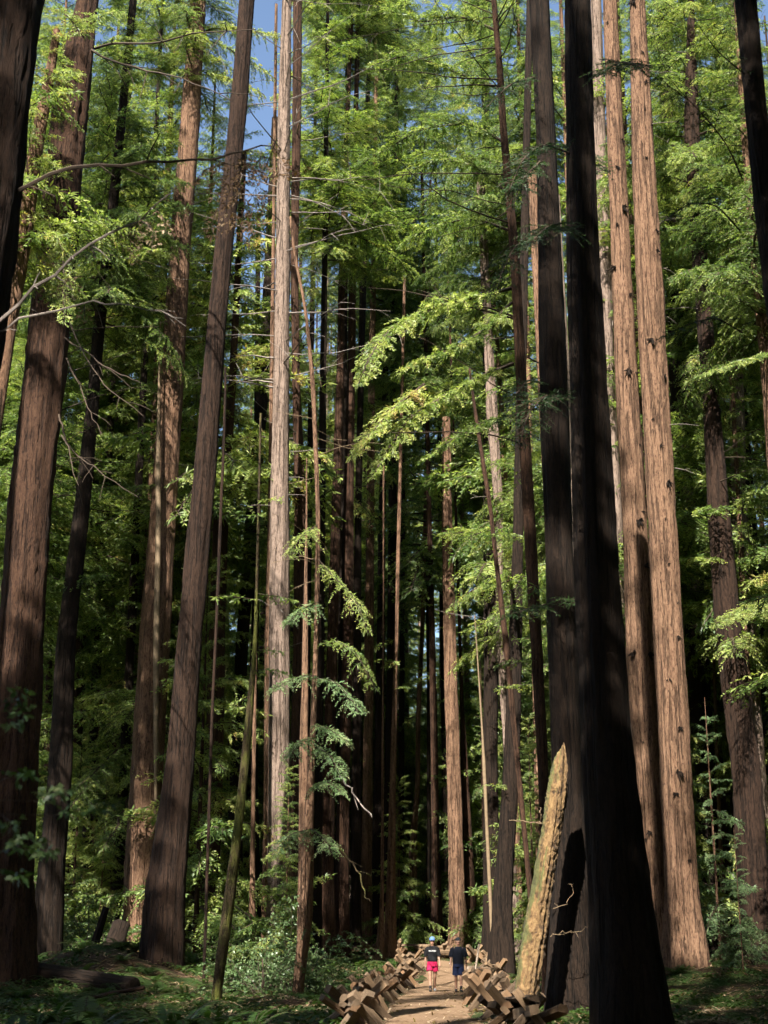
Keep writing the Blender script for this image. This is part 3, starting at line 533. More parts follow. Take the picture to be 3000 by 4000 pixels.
for i, q in enumerate([((270,1250),(330,1400),(420,1520),(560,1620)), ((260,1400),(330,1560),(400,1700)), ((240,1700),(310,1790),(400,1850),(560,1960)), ((255,1320),(420,1440),(560,1500)), ((230,1620),(270,1760),(300,1900))]):
    t.bare(pl(44, 40, *q), .03, .008, seed=60+i, twigs=5, tl=1.2)
t = TR['red_sapling']
for i, q in enumerate([((1240,2180),(1300,2250),(1390,2340),(1440,2480)), ((1245,2350),(1180,2380),(1120,2440)), ((1240,2520),(1320,2500),(1400,2560),(1470,2700)), ((1240,2640),(1170,2640),(1090,2680),(1060,2700)),
                       ((1235,2650),(1310,2660),(1380,2740),(1400,2790)), ((1225,2830),(1290,2850),(1360,2900)), ((1220,2900),(1300,2960),(1330,3040)), ((1222,2880),(1160,2900),(1130,2960)), ((1212,3080),(1280,3050),(1340,3100)),
                       ((1205,3240),(1130,3260),(1080,3330)), ((1205,3230),(1270,3280),(1300,3340)), ((1240,2050),(1180,2090),(1130,2170))]):
    t.bough(pl(44, 41, *q), leaf_m=NEEDLE_PALE if i not in (0, 2, 11) else NEEDLE, tw_len=.62, stem_r=.018, seed=70+i, dens=1.3, droop=.7, leaf=(.13, .05, .024), leaf_sp=.036)
t.bare(pl(44, 42, (1325,3030),(1370,3080),(1410,3150),(1460,3190)), .03, .012, WOOD_DEAD, seed=3)
t.bare(pl(44, 43, (1310,3300),(1370,3360),(1410,3430),(1425,3500),(1445,3520)), .03, .012, BARK['moss'], seed=4, twigs=2)
t = TR['near_left']     # the dead bough with hanging dry sprays, out of focus
t.bare(pl(17, 15, (-60,1330),(60,1190),(180,1090),(330,960),(470,890),(560,845),(640,780),(700,730)), .026, .006, WOOD_DEAD, seed=5, twigs=10, tl=.5)
t.bare(pl(17, 15.5, (-60,1300),(60,1250),(200,1210),(340,1180),(430,1178),(540,1205),(640,1220),(720,1250)), .016, .005, WOOD_DEAD, seed=6, twigs=8, tl=.4)
for i, q in enumerate([((540,850),(530,890),(520,960),(530,1040)), ((560,850),(600,900),(590,990)), ((510,870),(500,930),(510,1010)), ((260,1090),(300,1110),(270,1180)), ((330,1080),(290,1080),(230,1120)), ((600,810),(640,850),(650,920)), ((330,1190),(330,1230),(340,1260))]):
    t.bough(pl(15.4, 15.2, *q), 'dry_spray', DEADLEAF, tw_len=.16, stem_r=.006, seed=80+i, dens=2.2, droop=1.2, leaf=(.05, .03, .02), leaf_sp=.03, tint0=.75)
t.bare(pl(17, 16, (40,760),(300,640),(620,640),(900,620),(1060,560)), .03, .008, STEM, seed=8, twigs=6)
for i, q in enumerate([((1060,560),(1100,620),(1090,700)), ((900,620),(900,720),(880,820)), ((960,600),(950,700),(960,800)), ((860,625),(850,700),(840,790)), ((1020,590),(1010,700),(1030,790)), ((920,610),(990,660),(1060,690)), ((870,780),(830,860),(830,930)), ((960,780),(940,880),(960,960)), ((1060,690),(1150,670),(1210,660)), ((880,640),(800,660),(760,720)), ((940,720),(900,800),(890,900)), ((1000,740),(1000,840),(980,920))]):
    t.bough(pl(16.2, 16, *q), 'dry_spray', DEADLEAF, tw_len=.2, stem_r=.006, seed=95+i, dens=2.0, droop=1.0, leaf=(.06, .035, .024), leaf_sp=.03, tint0=.35)
t = TR['near_right']
for i, q in enumerate([((2890,900),(2800,800),(2700,790),(2600,860)), ((2920,300),(2800,200),(2700,60)), ((2900,1300),(2800,1240),(2700,1260),(2560,1330)), ((2900,700),(2840,560),(2740,440),(2600,300),(2540,80))]):
    t.bough(pl(18, 17, *q), tw_len=.5, stem_r=.015, seed=110+i, leaf_m=NEEDLE_SHADED, dens=1.3, leaf=(.07, .03, .012), leaf_sp=.025)
TR['mid_dark_a'].twigs(10, 6, 40, rng); TR['mid_brown'].twigs(12, 6, 30, rng, (1.2, 2.6)); TR['left_lean'].twigs(8, 20, 36, rng)
TR['sunny_twin'].twigs(5, 8, 20, rng, (.8, 1.8)); TR['gate_red'].twigs(10, 8, 40, rng); TR['gate_thin'].twigs(8, 8, 38, rng)
TR['lit_bend'].twigs(5, 9, 20, rng, (.8, 2)); TR['lit_curve'].twigs(5, 9, 24, rng, (.8, 2)); TR['right_dark_base'].twigs(8, 6, 30, rng); TR['pair_third'].twigs(14, 10, 50, rng)
TR['right_far_pale'].twigs(10, 6, 40, rng); TR['sliver_two'].twigs(4, 8, 20, rng); TR['bough_tree'].twigs(6, 6, 16, rng, (1, 2))
TR['right_dark_a'].twigs(10, 8, 40, rng); TR['mossy_lean'].twigs(7, 6, 15.5, rng, (.7, 1.6))

# ================================================================== background forest
rng = np.random.default_rng(21)
TRK = [trunk_mesh('trunk', np.array([-1., 25, 60]), np.zeros(3), np.zeros(3), np.array([.42, .3, .06]), BARK[m], 900+i, 16, .6) for i, m in enumerate(('red', 'warm', 'dark', 'red', 'grey'))]
def clear(x, y, lst, r): return all((x-a)**2+(y-b)**2 > r*r for a, b in lst)
spots = [(t_.base[0], t_.base[1]) for t_ in TR.values()]
cand = []
for yr, sp in ((64, 4), (73, 4), (84, 4.2), (97, 3.6), (108, 4), (122, 4.6), (140, 5), (160, 5), (182, 6), (205, 6.5)):
    for xg in np.arange(-.31*yr, .31*yr, sp): cand.append((xg+rng.uniform(-1.6, 1.6), yr+rng.uniform(-5, 5)))
cand += [(-4.2, 100), (-5, 128), (-3.6, 112), (-7.5, 118), (-1.5, 103), (-19, 72), (-16, 76), (-24, 88)]
for x, y in cand:
    if path_dist(x, y) < 2.6 or not clear(x, y, spots, .9): continue
    px = 1500+F*x/y
    if y < 125 and abs(px-1700) < 75: continue           # the sunny gap at the end of the path
    if y < 74 and 640 < px < 1300: continue
    if y < 95 and 1180 < px < 2080: continue   # the bare boles of the centre stand clear
    sky = (150 < px < 620) or (980 < px < 1300) or (2620 < px < 3000)
    if sky and y > 85 and rng.uniform() < .08: continue   # windows of sky at upper left and right
    spots.append((x, y))
    o = thing('redwood_tree', 'slender redwood in the dense green backdrop beyond the nearer trunks', 'tree', (x, y, gzf(x, y)-.3), 'redwoods filling the far background', rng.uniform(0, 6.28))
    s_ = rng.uniform(.75, 1.05); link('trunk', TRK[rng.integers(5)], o, scale=(rng.uniform(.6, 1.0),)*2+(s_,))
    if y < 87:
        low = 320 < px < 640 or 1080 < px < 1250 or px > 2640
        z0 = rng.uniform(4, 9) if low else rng.uniform(13, 20); top = rng.uniform(40, 58)
        me = CROWN_THIN[rng.integers(2)] if rng.uniform() < .6 else CROWN_TALL[rng.integers(3)]
    else:
        z0 = rng.uniform(4, 14) if y < 150 else rng.uniform(0, 6); top = rng.uniform(46, 62) if not sky else rng.uniform(34, 50); me = (CROWN_TALL+CROWN_THIN)[rng.integers(5)]
    link('crown', me, o, loc=(0, 0, z0), rot=(0, 0, rng.uniform(0, 6.28)), scale=(1.0, 1.0, (top-z0)/44))
for px, y, z0, z1 in ((1262, 70, 36, 66), (1345, 77, 40, 68), (560, 68, 30, 62), (440, 72, 26, 62), (1215, 84, 26, 72), (2900, 66, 24, 60), (2760, 72, 28, 62)):
    x = (px-1500)/F*y*1.07; spots.append((x, y))
    o = thing('redwood_tree', 'tall redwood whose high crown closes a gap in the upper canopy', 'tree', (x, y, gzf(x, y)-.3), 'redwoods filling the far background', rng.uniform(0, 6.28))
    link('trunk', TRK[2], o, scale=(.6, .6, z1/60)); link('crown', CROWN_THIN[int(px) % 2], o, loc=(0, 0, z0), scale=(1, 1, (z1-z0)/44))
print('far trees', len(spots)-len(TR))
n_y = 0; tries = 0
while n_y < 90 and tries < 7000:
    tries += 1
    y = rng.uniform(56, 150); x = rng.uniform(-.31, .31)*y; px = 1500+F*x/y
    if path_dist(x, y) < 3.2 or not clear(x, y, spots, 2.2): continue
    if 1200 < px < 1880 and y < 112: continue
    if 430 < px < 730 and y < 68: continue
    if 1500 < px < 2450 and y < 80 and rng.uniform() < .7: continue
    spots.append((x, y)); n_y += 1
    h = rng.uniform(.6, 1.6)*(1+.006*(y-56))
    if 260 < px < 640 or px > 2650: h *= 1.5
    o = thing('young_redwood', 'young redwood of leafy sprays low between the far trunks', 'tree', (x, y, gzf(x, y)), 'young redwoods in the understory', rng.uniform(0, 6.28))
    link('crown', CROWN_YOUNG[n_y % 2], o, loc=(0, 0, .4*h), scale=h)
    P = np.array([[0, 0, -.2], [0, 0, 5*h], [0, 0, 10.2*h]]); V, Q = tube(P, [.08*h, .05*h, .01], 6); link('trunk', np_mesh('trunk', V, Q, [BARK['red']]), o)
# near young trees seen clearly
for px, py, d, h, me, lab in [(2790, 3330, 52, 1.0, CROWN_YOUNG_PALE, 'young sapling with pale sprays right of the orange-brown pair'),
                              (2900, 3740, 48, .5, CROWN_YOUNG_PALE, 'low pale-leaved sapling at the foot of the slopes at lower right'),
                              (1120, 3500, 52, .7, CROWN_YOUNG[0], 'bright leafy sapling behind the broad-leaved bush'),
                              (400, 3400, 66, .9, CROWN_YOUNG[1], 'leafy young tree left of the sunlit trunk foot'),
                              (1560, 3500, 82, .9, CROWN_YOUNG[1], 'small young redwood in the shade behind the left rails')]:
    p = at(px, py, d); z = gzf(p[0], d)
    o = thing('young_redwood', lab, 'tree', (p[0], d, z), 'young redwoods near the path', random.uniform(0, 6))
    link('crown', me, o, loc=(0, 0, .3), scale=h)
    V, Q = tube([[0, 0, -.2], [0, 0, 4*h], [0, 0, 9*h]], [.06*h, .04*h, .008], 6); link('trunk', np_mesh('trunk', V, Q, [BARK['warm']]), o)

# unseen trees added around the viewpoint, crowns sized and placed to shade the foreground
SHADE = [(-27,2,16,44,1),(-23,9,16,40,1),(-20,-3,16,44,1),(-19,7,16,38,.8),(-14,-6,16,44,.6),(-14,3,16,46,.7),(-6.0,6,35,64,.74),(-10.5,4,14,29,.62),(-2.2,-2,24,62,.58),(-5.1,-10,28,66,.6),(-7.7,-18,34,70,.6),(-2.2,6,16,52,.44),(3.4,8,14,50,.9),(0,-7,16,56,.8),(4,-6,16,50,1),(8,0,16,46,1),(9,9,14,46,1),
         (13,6,14,46,1),(15,18,14,46,1),(-15,18,14,27,.8),(-18.5,20,16,34,.9),(-31,-4,16,46,1),(-26,16,16,36,1),(-15.8,32,31,66,.66),(-16.8,21,24,40,.5),(-18.3,44,16,62,.42),(-15.0,44,23,62,.45),(-17.8,38,30,66,.5),(-13,-3,30,57,.5)]
for i, (x, y, z0, z1, s_) in enumerate(SHADE):
    o = thing('redwood_tree', 'unseen redwood added beside the viewpoint, its crown shaped to shade the foreground', 'tree', (x, y, gzf(x, y)), 'unseen redwoods added around the viewpoint for shade', i*1.3)
    link('trunk', TRK[i % 5], o, scale=(.8, .8, z1/60)); link('crown', (CROWN_TALL+CROWN_THIN)[i % 5], o, loc=(0, 0, z0), rot=(0, 0, i), scale=(s_, s_, (z1-z0)/44))
rng = np.random.default_rng(404); k = 0; around = []
while k < 120:
    if rng.uniform() < .6: x, y = rng.uniform(-60, 60), rng.uniform(-75, -15)
    else: y = rng.uniform(8, 95); x = .31*y+rng.uniform(5, 32)
    if not clear(x, y, around, 4): continue
    around.append((x, y)); k += 1
    o = thing('redwood_tree', 'tall redwood of the surrounding grove outside the picture', 'tree', (x, y, gzf(x, y)), 'redwoods of the surrounding grove', rng.uniform(0, 6))
    link('trunk', TRK[k % 5], o, scale=(1.1, 1.1, 1)); link('crown', (CROWN_TALL+CROWN_THIN)[k % 5], o, loc=(0, 0, 5), scale=(1.2, 1.2, 1.05))

# ================================================================== ground, path
GM, nt, nd, lk = new_mat('forest_floor')
v = mapv(nd, lk, (1, 1, 1)); na = noise(nd, lk, v, .55, 5, .65); nb = noise(nd, lk, v, 9, 6, .75); nc = noise(nd, lk, v, 45, 4, .7)
duff = ramp(nd, [(.3, (0.01584, 0.00936, 0.00576)), (.5, (0.0504, 0.03096, 0.01872)), (.72, (0.1152, 0.0792, 0.0504))]); lk.new(nb.outputs['Fac'], duff.inputs['Fac'])
grn = ramp(nd, [(.3, (0.00864, 0.01872, 0.00432)), (.6, (0.0252, 0.0468, 0.0108)), (.8, (0.0504, 0.072, 0.02016))]); lk.new(nc.outputs['Fac'], grn.inputs['Fac'])
gm = ramp(nd, [(.44, (0, 0, 0)), (.54, (1, 1, 1))]); lk.new(na.outputs['Fac'], gm.inputs['Fac'])
c = mixc(nd, lk, gm.outputs[0], duff.outputs[0], grn.outputs[0])
b = nd.new('ShaderNodeBsdfPrincipled'); b.inputs['Roughness'].default_value = .95; b.inputs['Specular IOR Level'].default_value = .1; lk.new(c, b.inputs['Base Color'])
bp = nd.new('ShaderNodeBump'); bp.inputs['Distance'].default_value = .08; lk.new(nb.outputs['Fac'], bp.inputs['Height']); lk.new(bp.outputs[0], b.inputs['Normal'])
o = nd.new('ShaderNodeOutputMaterial'); lk.new(b.outputs[0], o.inputs[0])
xs = np.concatenate([np.linspace(-900, -60, 15), np.arange(-56, -26, 4), np.arange(-24, 24.1, .4), np.arange(28, 60, 4), np.linspace(64, 900, 15)])
ys = np.concatenate([np.linspace(-400, -20, 12), np.arange(-16, 8, 4), np.arange(10, 100, .4), np.arange(102, 190, 4), np.linspace(200, 1500, 18)])
X, Y = np.meshgrid(xs, ys); Z = gz(X, np.minimum(Y, 230)); nx, ny = len(xs), len(ys)
i = np.arange(ny-1)[:, None]*nx; j = np.arange(nx-1)[None]
tag(link('ground', np_mesh('ground', np.stack([X, Y, Z], -1), np.stack([i+j, i+j+1, i+nx+j+1, i+nx+j], -1), [GM], smooth=True)), kind='structure')

PM, nt, nd, lk = new_mat('packed_dirt')
v = mapv(nd, lk, (1, 1, 1)); na = noise(nd, lk, v, 1.3, 4, .6); nb = noise(nd, lk, v, 30, 5, .7)
r1 = ramp(nd, [(.3, (0.1066, 0.0656, 0.03854)), (.7, (0.1804, 0.1189, 0.0738))]); lk.new(na.outputs['Fac'], r1.inputs['Fac'])
r2 = ramp(nd, [(.3, (0.0492, 0.02952, 0.0164)), (.55, (0.1558, 0.1025, 0.06396)), (.8, (0.246, 0.1804, 0.123))]); lk.new(nb.outputs['Fac'], r2.inputs['Fac'])
b = nd.new('ShaderNodeBsdfPrincipled'); b.inputs['Roughness'].default_value = .95; b.inputs['Specular IOR Level'].default_value = .1
lk.new(mixc(nd, lk, .45, r1.outputs[0], r2.outputs[0]), b.inputs['Base Color'])
bp = nd.new('ShaderNodeBump'); bp.inputs['Distance'].default_value = .02; lk.new(nb.outputs['Fac'], bp.inputs['Height']); lk.new(bp.outputs[0], b.inputs['Normal'])
o = nd.new('ShaderNodeOutputMaterial'); lk.new(b.outputs[0], o.inputs[0])
seg = np.linalg.norm(np.diff(PATH, axis=0), axis=1); S_ = np.concatenate([[0], np.cumsum(seg)])
q = np.arange(0, S_[-1], .3); pc = np.stack([np.interp(q, S_, PATH[:, k]) for k in (0, 1)], -1)
kk = np.ones(9)/9; pc = np.stack([np.convolve(np.pad(pc[:, k], 4, mode='edge'), kk, 'valid') for k in (0, 1)], -1)
tn = norm(np.gradient(pc, axis=0)); pn = np.stack([tn[:, 1], -tn[:, 0]], -1)
def path_at(y, off):
    x = np.interp(y, pc[:200, 1], pc[:200, 0]); n = np.array([np.interp(y, pc[:200, 1], pn[:200, k]) for k in (0, 1)]); return np.array([x, y])+n*off
wv = np.linspace(-1, 1, 15); half = 1.2+.12*np.sin(q*.9)+.07*np.sin(q*2.3+1)
XY = pc[:, None]+pn[:, None]*(wv[None, :, None]*half[:, None, None]); Z = gz(XY[..., 0], XY[..., 1])+.03-.07*np.abs(wv[None])**4+.008*np.sin(XY[..., 1]*2.1+XY[..., 0]*3)
i = np.arange(len(q)-1)[:, None]*15; j = np.arange(14)[None]
tag(link('path', np_mesh('path', np.concatenate([XY, Z[..., None]], -1), np.stack([i+j, i+j+1, i+15+j+1, i+15+j], -1), [PM], smooth=True)), kind='structure')

# ground cover: low sorrel leaves, nobody could count them
rng = np.random.default_rng(33)
n = 200000; y = 12+70*rng.uniform(0, 1, n)**1.2; x = rng.uniform(-.3, .3, n)*y
m = (np.sin(.9*x+.5*y)+np.sin(1.7*y-.8*x+1)+.8*np.sin(.33*x*2+.21*y)+rng.normal(0, .5, n) > .15) & (path_dist(x, y) > 1.45); x, y = x[m], y[m]; n = len(x)
z = gz(x, y); s_ = rng.uniform(.018, .05, n)*(1+y/80); a = rng.uniform(0, 6.28, n); h = rng.uniform(.02, .16, n)
ax = np.stack([np.cos(a), np.sin(a), rng.normal(0, .35, n)], -1); bx = np.stack([-np.sin(a), np.cos(a), rng.normal(0, .35, n)], -1); c = np.stack([x, y, z+h], -1)
V = np.stack([c-ax*s_[:, None], c-bx*s_[:, None]*.7, c+ax*s_[:, None], c+bx*s_[:, None]*.7], 1)
tag(link('ground_cover', np_mesh('ground_cover', V, np.arange(n*4).reshape(-1, 4), [FERN], attrs={'tint': np.repeat(rng.uniform(.2, .9, n), 4)})), kind='stuff')
# fallen needles and chips
n = 60000; y = 14+66*rng.uniform(0, 1, n); x = rng.uniform(-.3, .3, n)*y; z = gz(x, y)+.012; m = (path_dist(x, y) > 1.2) | (rng.uniform(0, 1, n) < .3); x, y, z = x[m], y[m], z[m]; n = len(x)
a = rng.uniform(0, 6.28, n); l = rng.uniform(.04, .22, n); ax = np.stack([np.cos(a), np.sin(a), rng.normal(0, .15, n)], -1)*l[:, None]; bx = np.stack([-np.sin(a), np.cos(a), 0*a], -1)*rng.uniform(.008, .025, n)[:, None]; c = np.stack([x, y, z+.02], -1)
tag(link('forest_litter', np_mesh('forest_litter', np.stack([c-ax-bx, c+ax-bx, c+ax+bx, c-ax+bx], 1), np.arange(n*4).reshape(-1, 4), [DEADLEAF], attrs={'tint': np.repeat(rng.uniform(.1, 1, n), 4)})), kind='stuff')

# ferns
def fern_mesh(seed, lo=.5, hi=1.0):
    r = np.random.default_rng(seed); parts = []
    for k in range(13):
        az = k*2.4+r.normal(0, .3); L = r.uniform(.7, 1.15); t = np.linspace(0, 1, 9); e = r.uniform(lo, hi)
        rr = L*(t*math.cos(e)*.9+.25*t*t); zz = L*(math.sin(e)*t*1.05-.75*t**2.2*r.uniform(.6, 1.1)); P = np.stack([rr*math.cos(az), rr*math.sin(az), zz], -1)
        seg_ = np.cumsum(np.r_[0, np.linalg.norm(np.diff(P, axis=0), axis=1)]); LQ = []
        s_ = np.arange(.08, 1, .028); pos = np.stack([np.interp(s_, t, P[:, c_]) for c_ in range(3)], -1); T_ = norm(np.gradient(pos, axis=0)); S = norm(np.cross(T_, [0, 0, 1.]))
        wl = .13*np.sin(np.pi*np.minimum(1, s_*.86+.14))**.8*L+.01
        for sg in (1, -1):
            d = norm(S*sg+T_*.35+r.normal(0, .06, S.shape)-np.array([0, 0, .15])); w_ = T_*.012
            LQ.append(np.stack([pos-w_, pos+d*wl[:, None]*.5-w_*.9, pos+d*wl[:, None], pos+d*wl[:, None]*.4+w_*1.2], 1))
        LQ = np.concatenate(LQ); V, Q = tube(P, np.linspace(.006, .002, 9), 3)
        parts.append((LQ, np.clip(.5+r.normal(0, .12)+r.normal(0, .05, len(LQ)), 0, 1), V, Q))
    return spray_mesh('fronds', parts, FERN, STEM)
FERNS = [fern_mesh(s) for s in (1, 2, 3)]; TALL = [fern_mesh(s, .95, 1.4) for s in (4, 5, 6)]
rng = np.random.default_rng(8)
FS = [(at(px, py, d), s, lab) for px, py, d, s, lab in [
    (60, 3930, 21, 1.5, 'bright fern in the bottom left corner'), (330, 3960, 20, 1.65, 'fern with long upright fronds left of centre bottom'), (460, 3960, 22, 1.5, 'fern arching across the dark bank'),
    (590, 3960, 24, 1.3, 'blurred fern below the black trunk foot'), (690, 3990, 21, 1.4, 'near fern in dappled shade right of the blurred fern'), (830, 3975, 24, 1.3, 'fern under the mossy sapling'), (200, 3960, 25, 1.4, 'fern between the corner fern and the long-fronded fern'),
    (980, 3990, 25, 1.2, 'low fern left of the piled fence timbers'), (755, 3760, 52, 1.4, 'sunlit fern at the foot of the lichen-streaked trunk'), (900, 3770, 50, 1.3, 'sunny fern under the broad-leaved bush')]]
for p, s, lab in FS:
    tag(link('fern', None, loc=(p[0], p[1], gzf(p[0], p[1]))), lab, 'fern', 'ferns by the path'); o = sc.objects[-1] if False else COL.objects[-1]
    link('fronds', TALL[rng.integers(3)] if p[1] < 30 else FERNS[rng.integers(3)], o, rot=(0, 0, rng.uniform(0, 6)), scale=s)
nf = 0
while nf < 85:
    y = rng.uniform(24, 72); x = rng.uniform(-.29, .29)*y; pdist = float(path_dist(x, y))
    if pdist < 2.3 or (x > 3 and y < 40 and rng.uniform() < .6): continue
    nf += 1
    o = tag(link('fern', None, loc=(x, y, gzf(x, y)-.03), rot=(0, 0, rng.uniform(0, 6))), 'green sword fern growing in a drift on the forest floor', 'fern', 'ferns on the forest floor')
    link('fronds', FERNS[nf % 3], o, scale=rng.uniform(.6, 1.15))
for k in range(40):      # on the dark bank at the left
    y = rng.uniform(38, 56); x = rng.uniform(-.27, -.09)*y
    o = tag(link('fern', None, loc=(x, y, gzf(x, y)-.03), rot=(0, 0, rng.uniform(0, 6))), 'shaded sword fern on the dark bank under the left trunks', 'fern', 'ferns on the left bank')
    link('fronds', FERNS[k % 3], o, scale=rng.uniform(.6, 1.2))
for k in range(16):      # drift behind the left rails
    y = rng.uniform(58, 70); p = path_at(y, -rng.uniform(2.6, 6.5))
    o = tag(link('fern', None, loc=(p[0], p[1], gzf(*p)-.03), rot=(0, 0, rng.uniform(0, 6))), 'green sword fern in the bank behind the left rails', 'fern', 'ferns behind the left rails')
    link('fronds', FERNS[k % 3], o, scale=rng.uniform(.9, 1.4))

for key, t_ in list(TR.items()):
    if not 40 < t_.d < 78: continue
    for e_ in range(2):
        a_ = rng.uniform(-2.6, -.5); r_ = t_.R[1]*1.25+rng.uniform(.15, .6); x, y = t_.base[0]+math.cos(a_)*r_, t_.d+math.sin(a_)*r_
        if path_dist(x, y) < 1.9: continue
        o = tag(link('fern', None, loc=(x, y, gzf(x, y)-.04), rot=(0, 0, rng.uniform(0, 6))), 'small sword fern growing at the foot of a trunk', 'fern', 'ferns at the feet of trunks')
        link('fronds', FERNS[e_], o, scale=rng.uniform(.5, .95))
# broad-leaved bushes
def bush_mesh(seed, h, r_, n, leaf_m=BROAD, leaf=(.07, .06, .055)):
    r = np.random.default_rng(seed); parts = []
    for k in range(n):
        az = r.uniform(0, 6.28); el = r.uniform(.35, 1.35); L = h*r.uniform(.5, 1.0)
        P = wiggly((0, 0, 0), (math.cos(az)*math.cos(el)*r_, math.sin(az)*math.cos(el)*r_, math.sin(el)), L, r, 10, .3, .6)
        parts.append(spray(P, r, tw_sp=.16, tw_len=.55, leaf=leaf, leaf_sp=.06, stem_r=.012, t0=.25, flat=.5, tint0=.5, prof=lambda t: .5+.5*t))
    return spray_mesh('foliage', parts, leaf_m, STEM)
B1, B2 = bush_mesh(1, 3.4, 1.0, 34), bush_mesh(2, 2.4, 1.2, 26)
for px, py, d, me, s, lab in [(1130, 3860, 46, B1, 1.0, 'bright broad-leaved bush at the foot of the reddish sapling'), (1020, 3850, 44, B2, 1.0, 'leafy bush right of the mossy leaning sapling'), (1230, 3880, 45, B2, .8, 'low bush leaning towards the left fence'),
                              (350, 3600, 62, B1, 1.3, 'dense leafy bush behind the dark bank at lower left'), (440, 3640, 63, B2, 1.3, 'glossy bush left of the sunlit trunk foot'), (250, 3600, 64, B1, 1.2, 'leafy bush between the two leftmost dark trunks'), (720, 3700, 62, B2, 1.1, 'bush in the gap right of the black trunk foot'),
                              (2720, 3760, 54, B2, .7, 'small bush on the dark right bank'), (2940, 3800, 50, B2, .8, 'pale leafy shrub at the lower right edge')]:
    p = at(px, py, d); z = gzf(p[0], d)
    o = thing('bush', lab, 'bush', (p[0], d, z), 'bushes along the path'); link('foliage', me, o, rot=(0, 0, random.uniform(0, 6)), scale=s)
    V, Q = tube([[0, 0, -.1], [.05, 0, .5*s], [.02, .05, 1.1*s]], [.05, .035, .02], 6); link('stem', np_mesh('stem', V, Q, [STEM]), o)
# out-of-focus sprigs close by on the left
rng = np.random.default_rng(14)
o = thing('sapling', 'blurred leafy sprigs of a near sapling at the lower left edge', 'sapling', (-2.6, 9, gzf(-2.6, 9)))
V, Q = tube(np.array([[0, 0, -.1], [.02, .05, 1.6], [.1, 0, 3.4], [.05, .1, 5.]]), [.03, .025, .018, .008], 6); link('trunk', np_mesh('trunk', V, Q, [STEM]), o)
for k, q in enumerate([((0,2760),(60,2740),(90,2690)), ((0,2830),(50,2830),(110,2760)), ((0,3050),(70,3020),(140,3010)), ((150,3130),(200,3100),(250,3080)), ((0,3330),(60,3300),(160,3340)), ((120,3280),(170,3320),(210,3330)), ((20,3400),(60,3410),(90,3430)), ((0,3180),(40,3210),(60,3300)), ((210,3185),(340,3160),(430,3140))]):
    base = np.array([-2.6, 9, gzf(-2.6, 9)]); P = np.array(pl(9.2, 8.6, *q)); r0 = base+np.array([.03, .05, P[0][2]-base[2]])
    P = np.concatenate([[r0, (r0+P[0])/2], P])-base
    link('sprig', spray_mesh('sprig', [spray(P, rng, tw_sp=.05, tw_len=.12, leaf=(.03, .05, .03), leaf_sp=.05, stem_r=.004, t0=.5, flat=.5)], [FERN, BROAD][k % 2], STEM), o)

# ================================================================== split-rail fences
WM, nt, nd, lk = new_mat('split_timber')
v = mapv(nd, lk, (14, 14, 1.6)); na = noise(nd, lk, v, 2.2, 5, .65); oi = nd.new('ShaderNodeObjectInfo')
r1 = ramp(nd, [(.3, (0.0468, 0.02808, 0.0156)), (.5, (0.1287, 0.08424, 0.0468)), (.75, (0.2184, 0.156, 0.0975))]); lk.new(na.outputs['Fac'], r1.inputs['Fac'])
r2 = ramp(nd, [(0, (.5, .45, .4)), (.35, (.8, .78, .76)), (.7, (.95, .86, .74)), (1, (.75, .56, .38))]); lk.new(oi.outputs['Random'], r2.inputs['Fac'])
b = nd.new('ShaderNodeBsdfPrincipled'); b.inputs['Roughness'].default_value = .85; lk.new(mixc(nd, lk, 1.0, r1.outputs[0], r2.outputs[0], 'MULTIPLY'), b.inputs['Base Color'])
bp = nd.new('ShaderNodeBump'); bp.inputs['Distance'].default_value = .015; lk.new(na.outputs['Fac'], bp.inputs['Height']); lk.new(bp.outputs[0], b.inputs['Normal'])
o = nd.new('ShaderNodeOutputMaterial'); lk.new(b.outputs[0], o.inputs[0])
def timber_mesh(name, seed, rnd=False):
    r = np.random.default_rng(seed); n = 8 if not rnd else 12; rings = 6; V = []
    th = np.arange(n)*2*math.pi/n+(math.pi/n if rnd else 0)
    if rnd: base = np.where(np.sin(th) > -.2, 1.0, .55/np.maximum(.35, -np.sin(th)))
    else: base = 1/np.maximum(np.abs(np.cos(th)), np.abs(np.sin(th)))*.92
    base = base*(1+r.normal(0, .06, n))*(1-.38*np.clip(np.cos(th-r.uniform(0, 6.28)), 0, 1)); tw = r.normal(0, .12)
    for k in range(rings):
        t = k/(rings-1); rr = base*(1+r.normal(0, .03, n)); a = th+tw*t
        V.append(np.stack([rr*np.cos(a)*.5, rr*np.sin(a)*.5, np.full(n, t)], -1))
    V.append([[0, 0, 0]]); V.append([[0, 0, 1]]); V = np.concatenate(V)
    i = np.arange(rings-1)[:, None]*n; j = np.arange(n)[None]; k = (j+1) % n
    Q = np.stack([i+j, i+k, i+n+k, i+n+j], -1); c0 = rings*n
    Tt = np.concatenate([np.stack([(np.arange(n)+1) % n, np.arange(n), np.full(n, c0)], -1), np.stack([(rings-1)*n+np.arange(n), (rings-1)*n+(np.arange(n)+1) % n, np.full(n, c0+1)], -1)])
    return np_mesh(name, V, Q, [WM], T=Tt)
TIM = [timber_mesh('timber', s) for s in range(5)]+[timber_mesh('timber', 10+s, True) for s in range(3)]
rngf = np.random.default_rng(77)
def timber(root, name, p0, p1, w, roll=0.0, rnd=False):
    b = np.array(root.location); p0, p1 = np.array(p0)-b, np.array(p1)-b; d = Vector(p1-p0); L = d.length
    me = TIM[rngf.integers(5)] if not rnd else TIM[5+rngf.integers(3)]
    o = link(name, me, root, loc=p0); o.rotation_mode = 'QUATERNION'
    q_ = d.to_track_quat('Z', 'Y'); o.rotation_quaternion = q_ @ Matrix.Rotation(roll, 4, 'Z').to_quaternion(); o.scale = (w*1.12, w*.92, L); return o
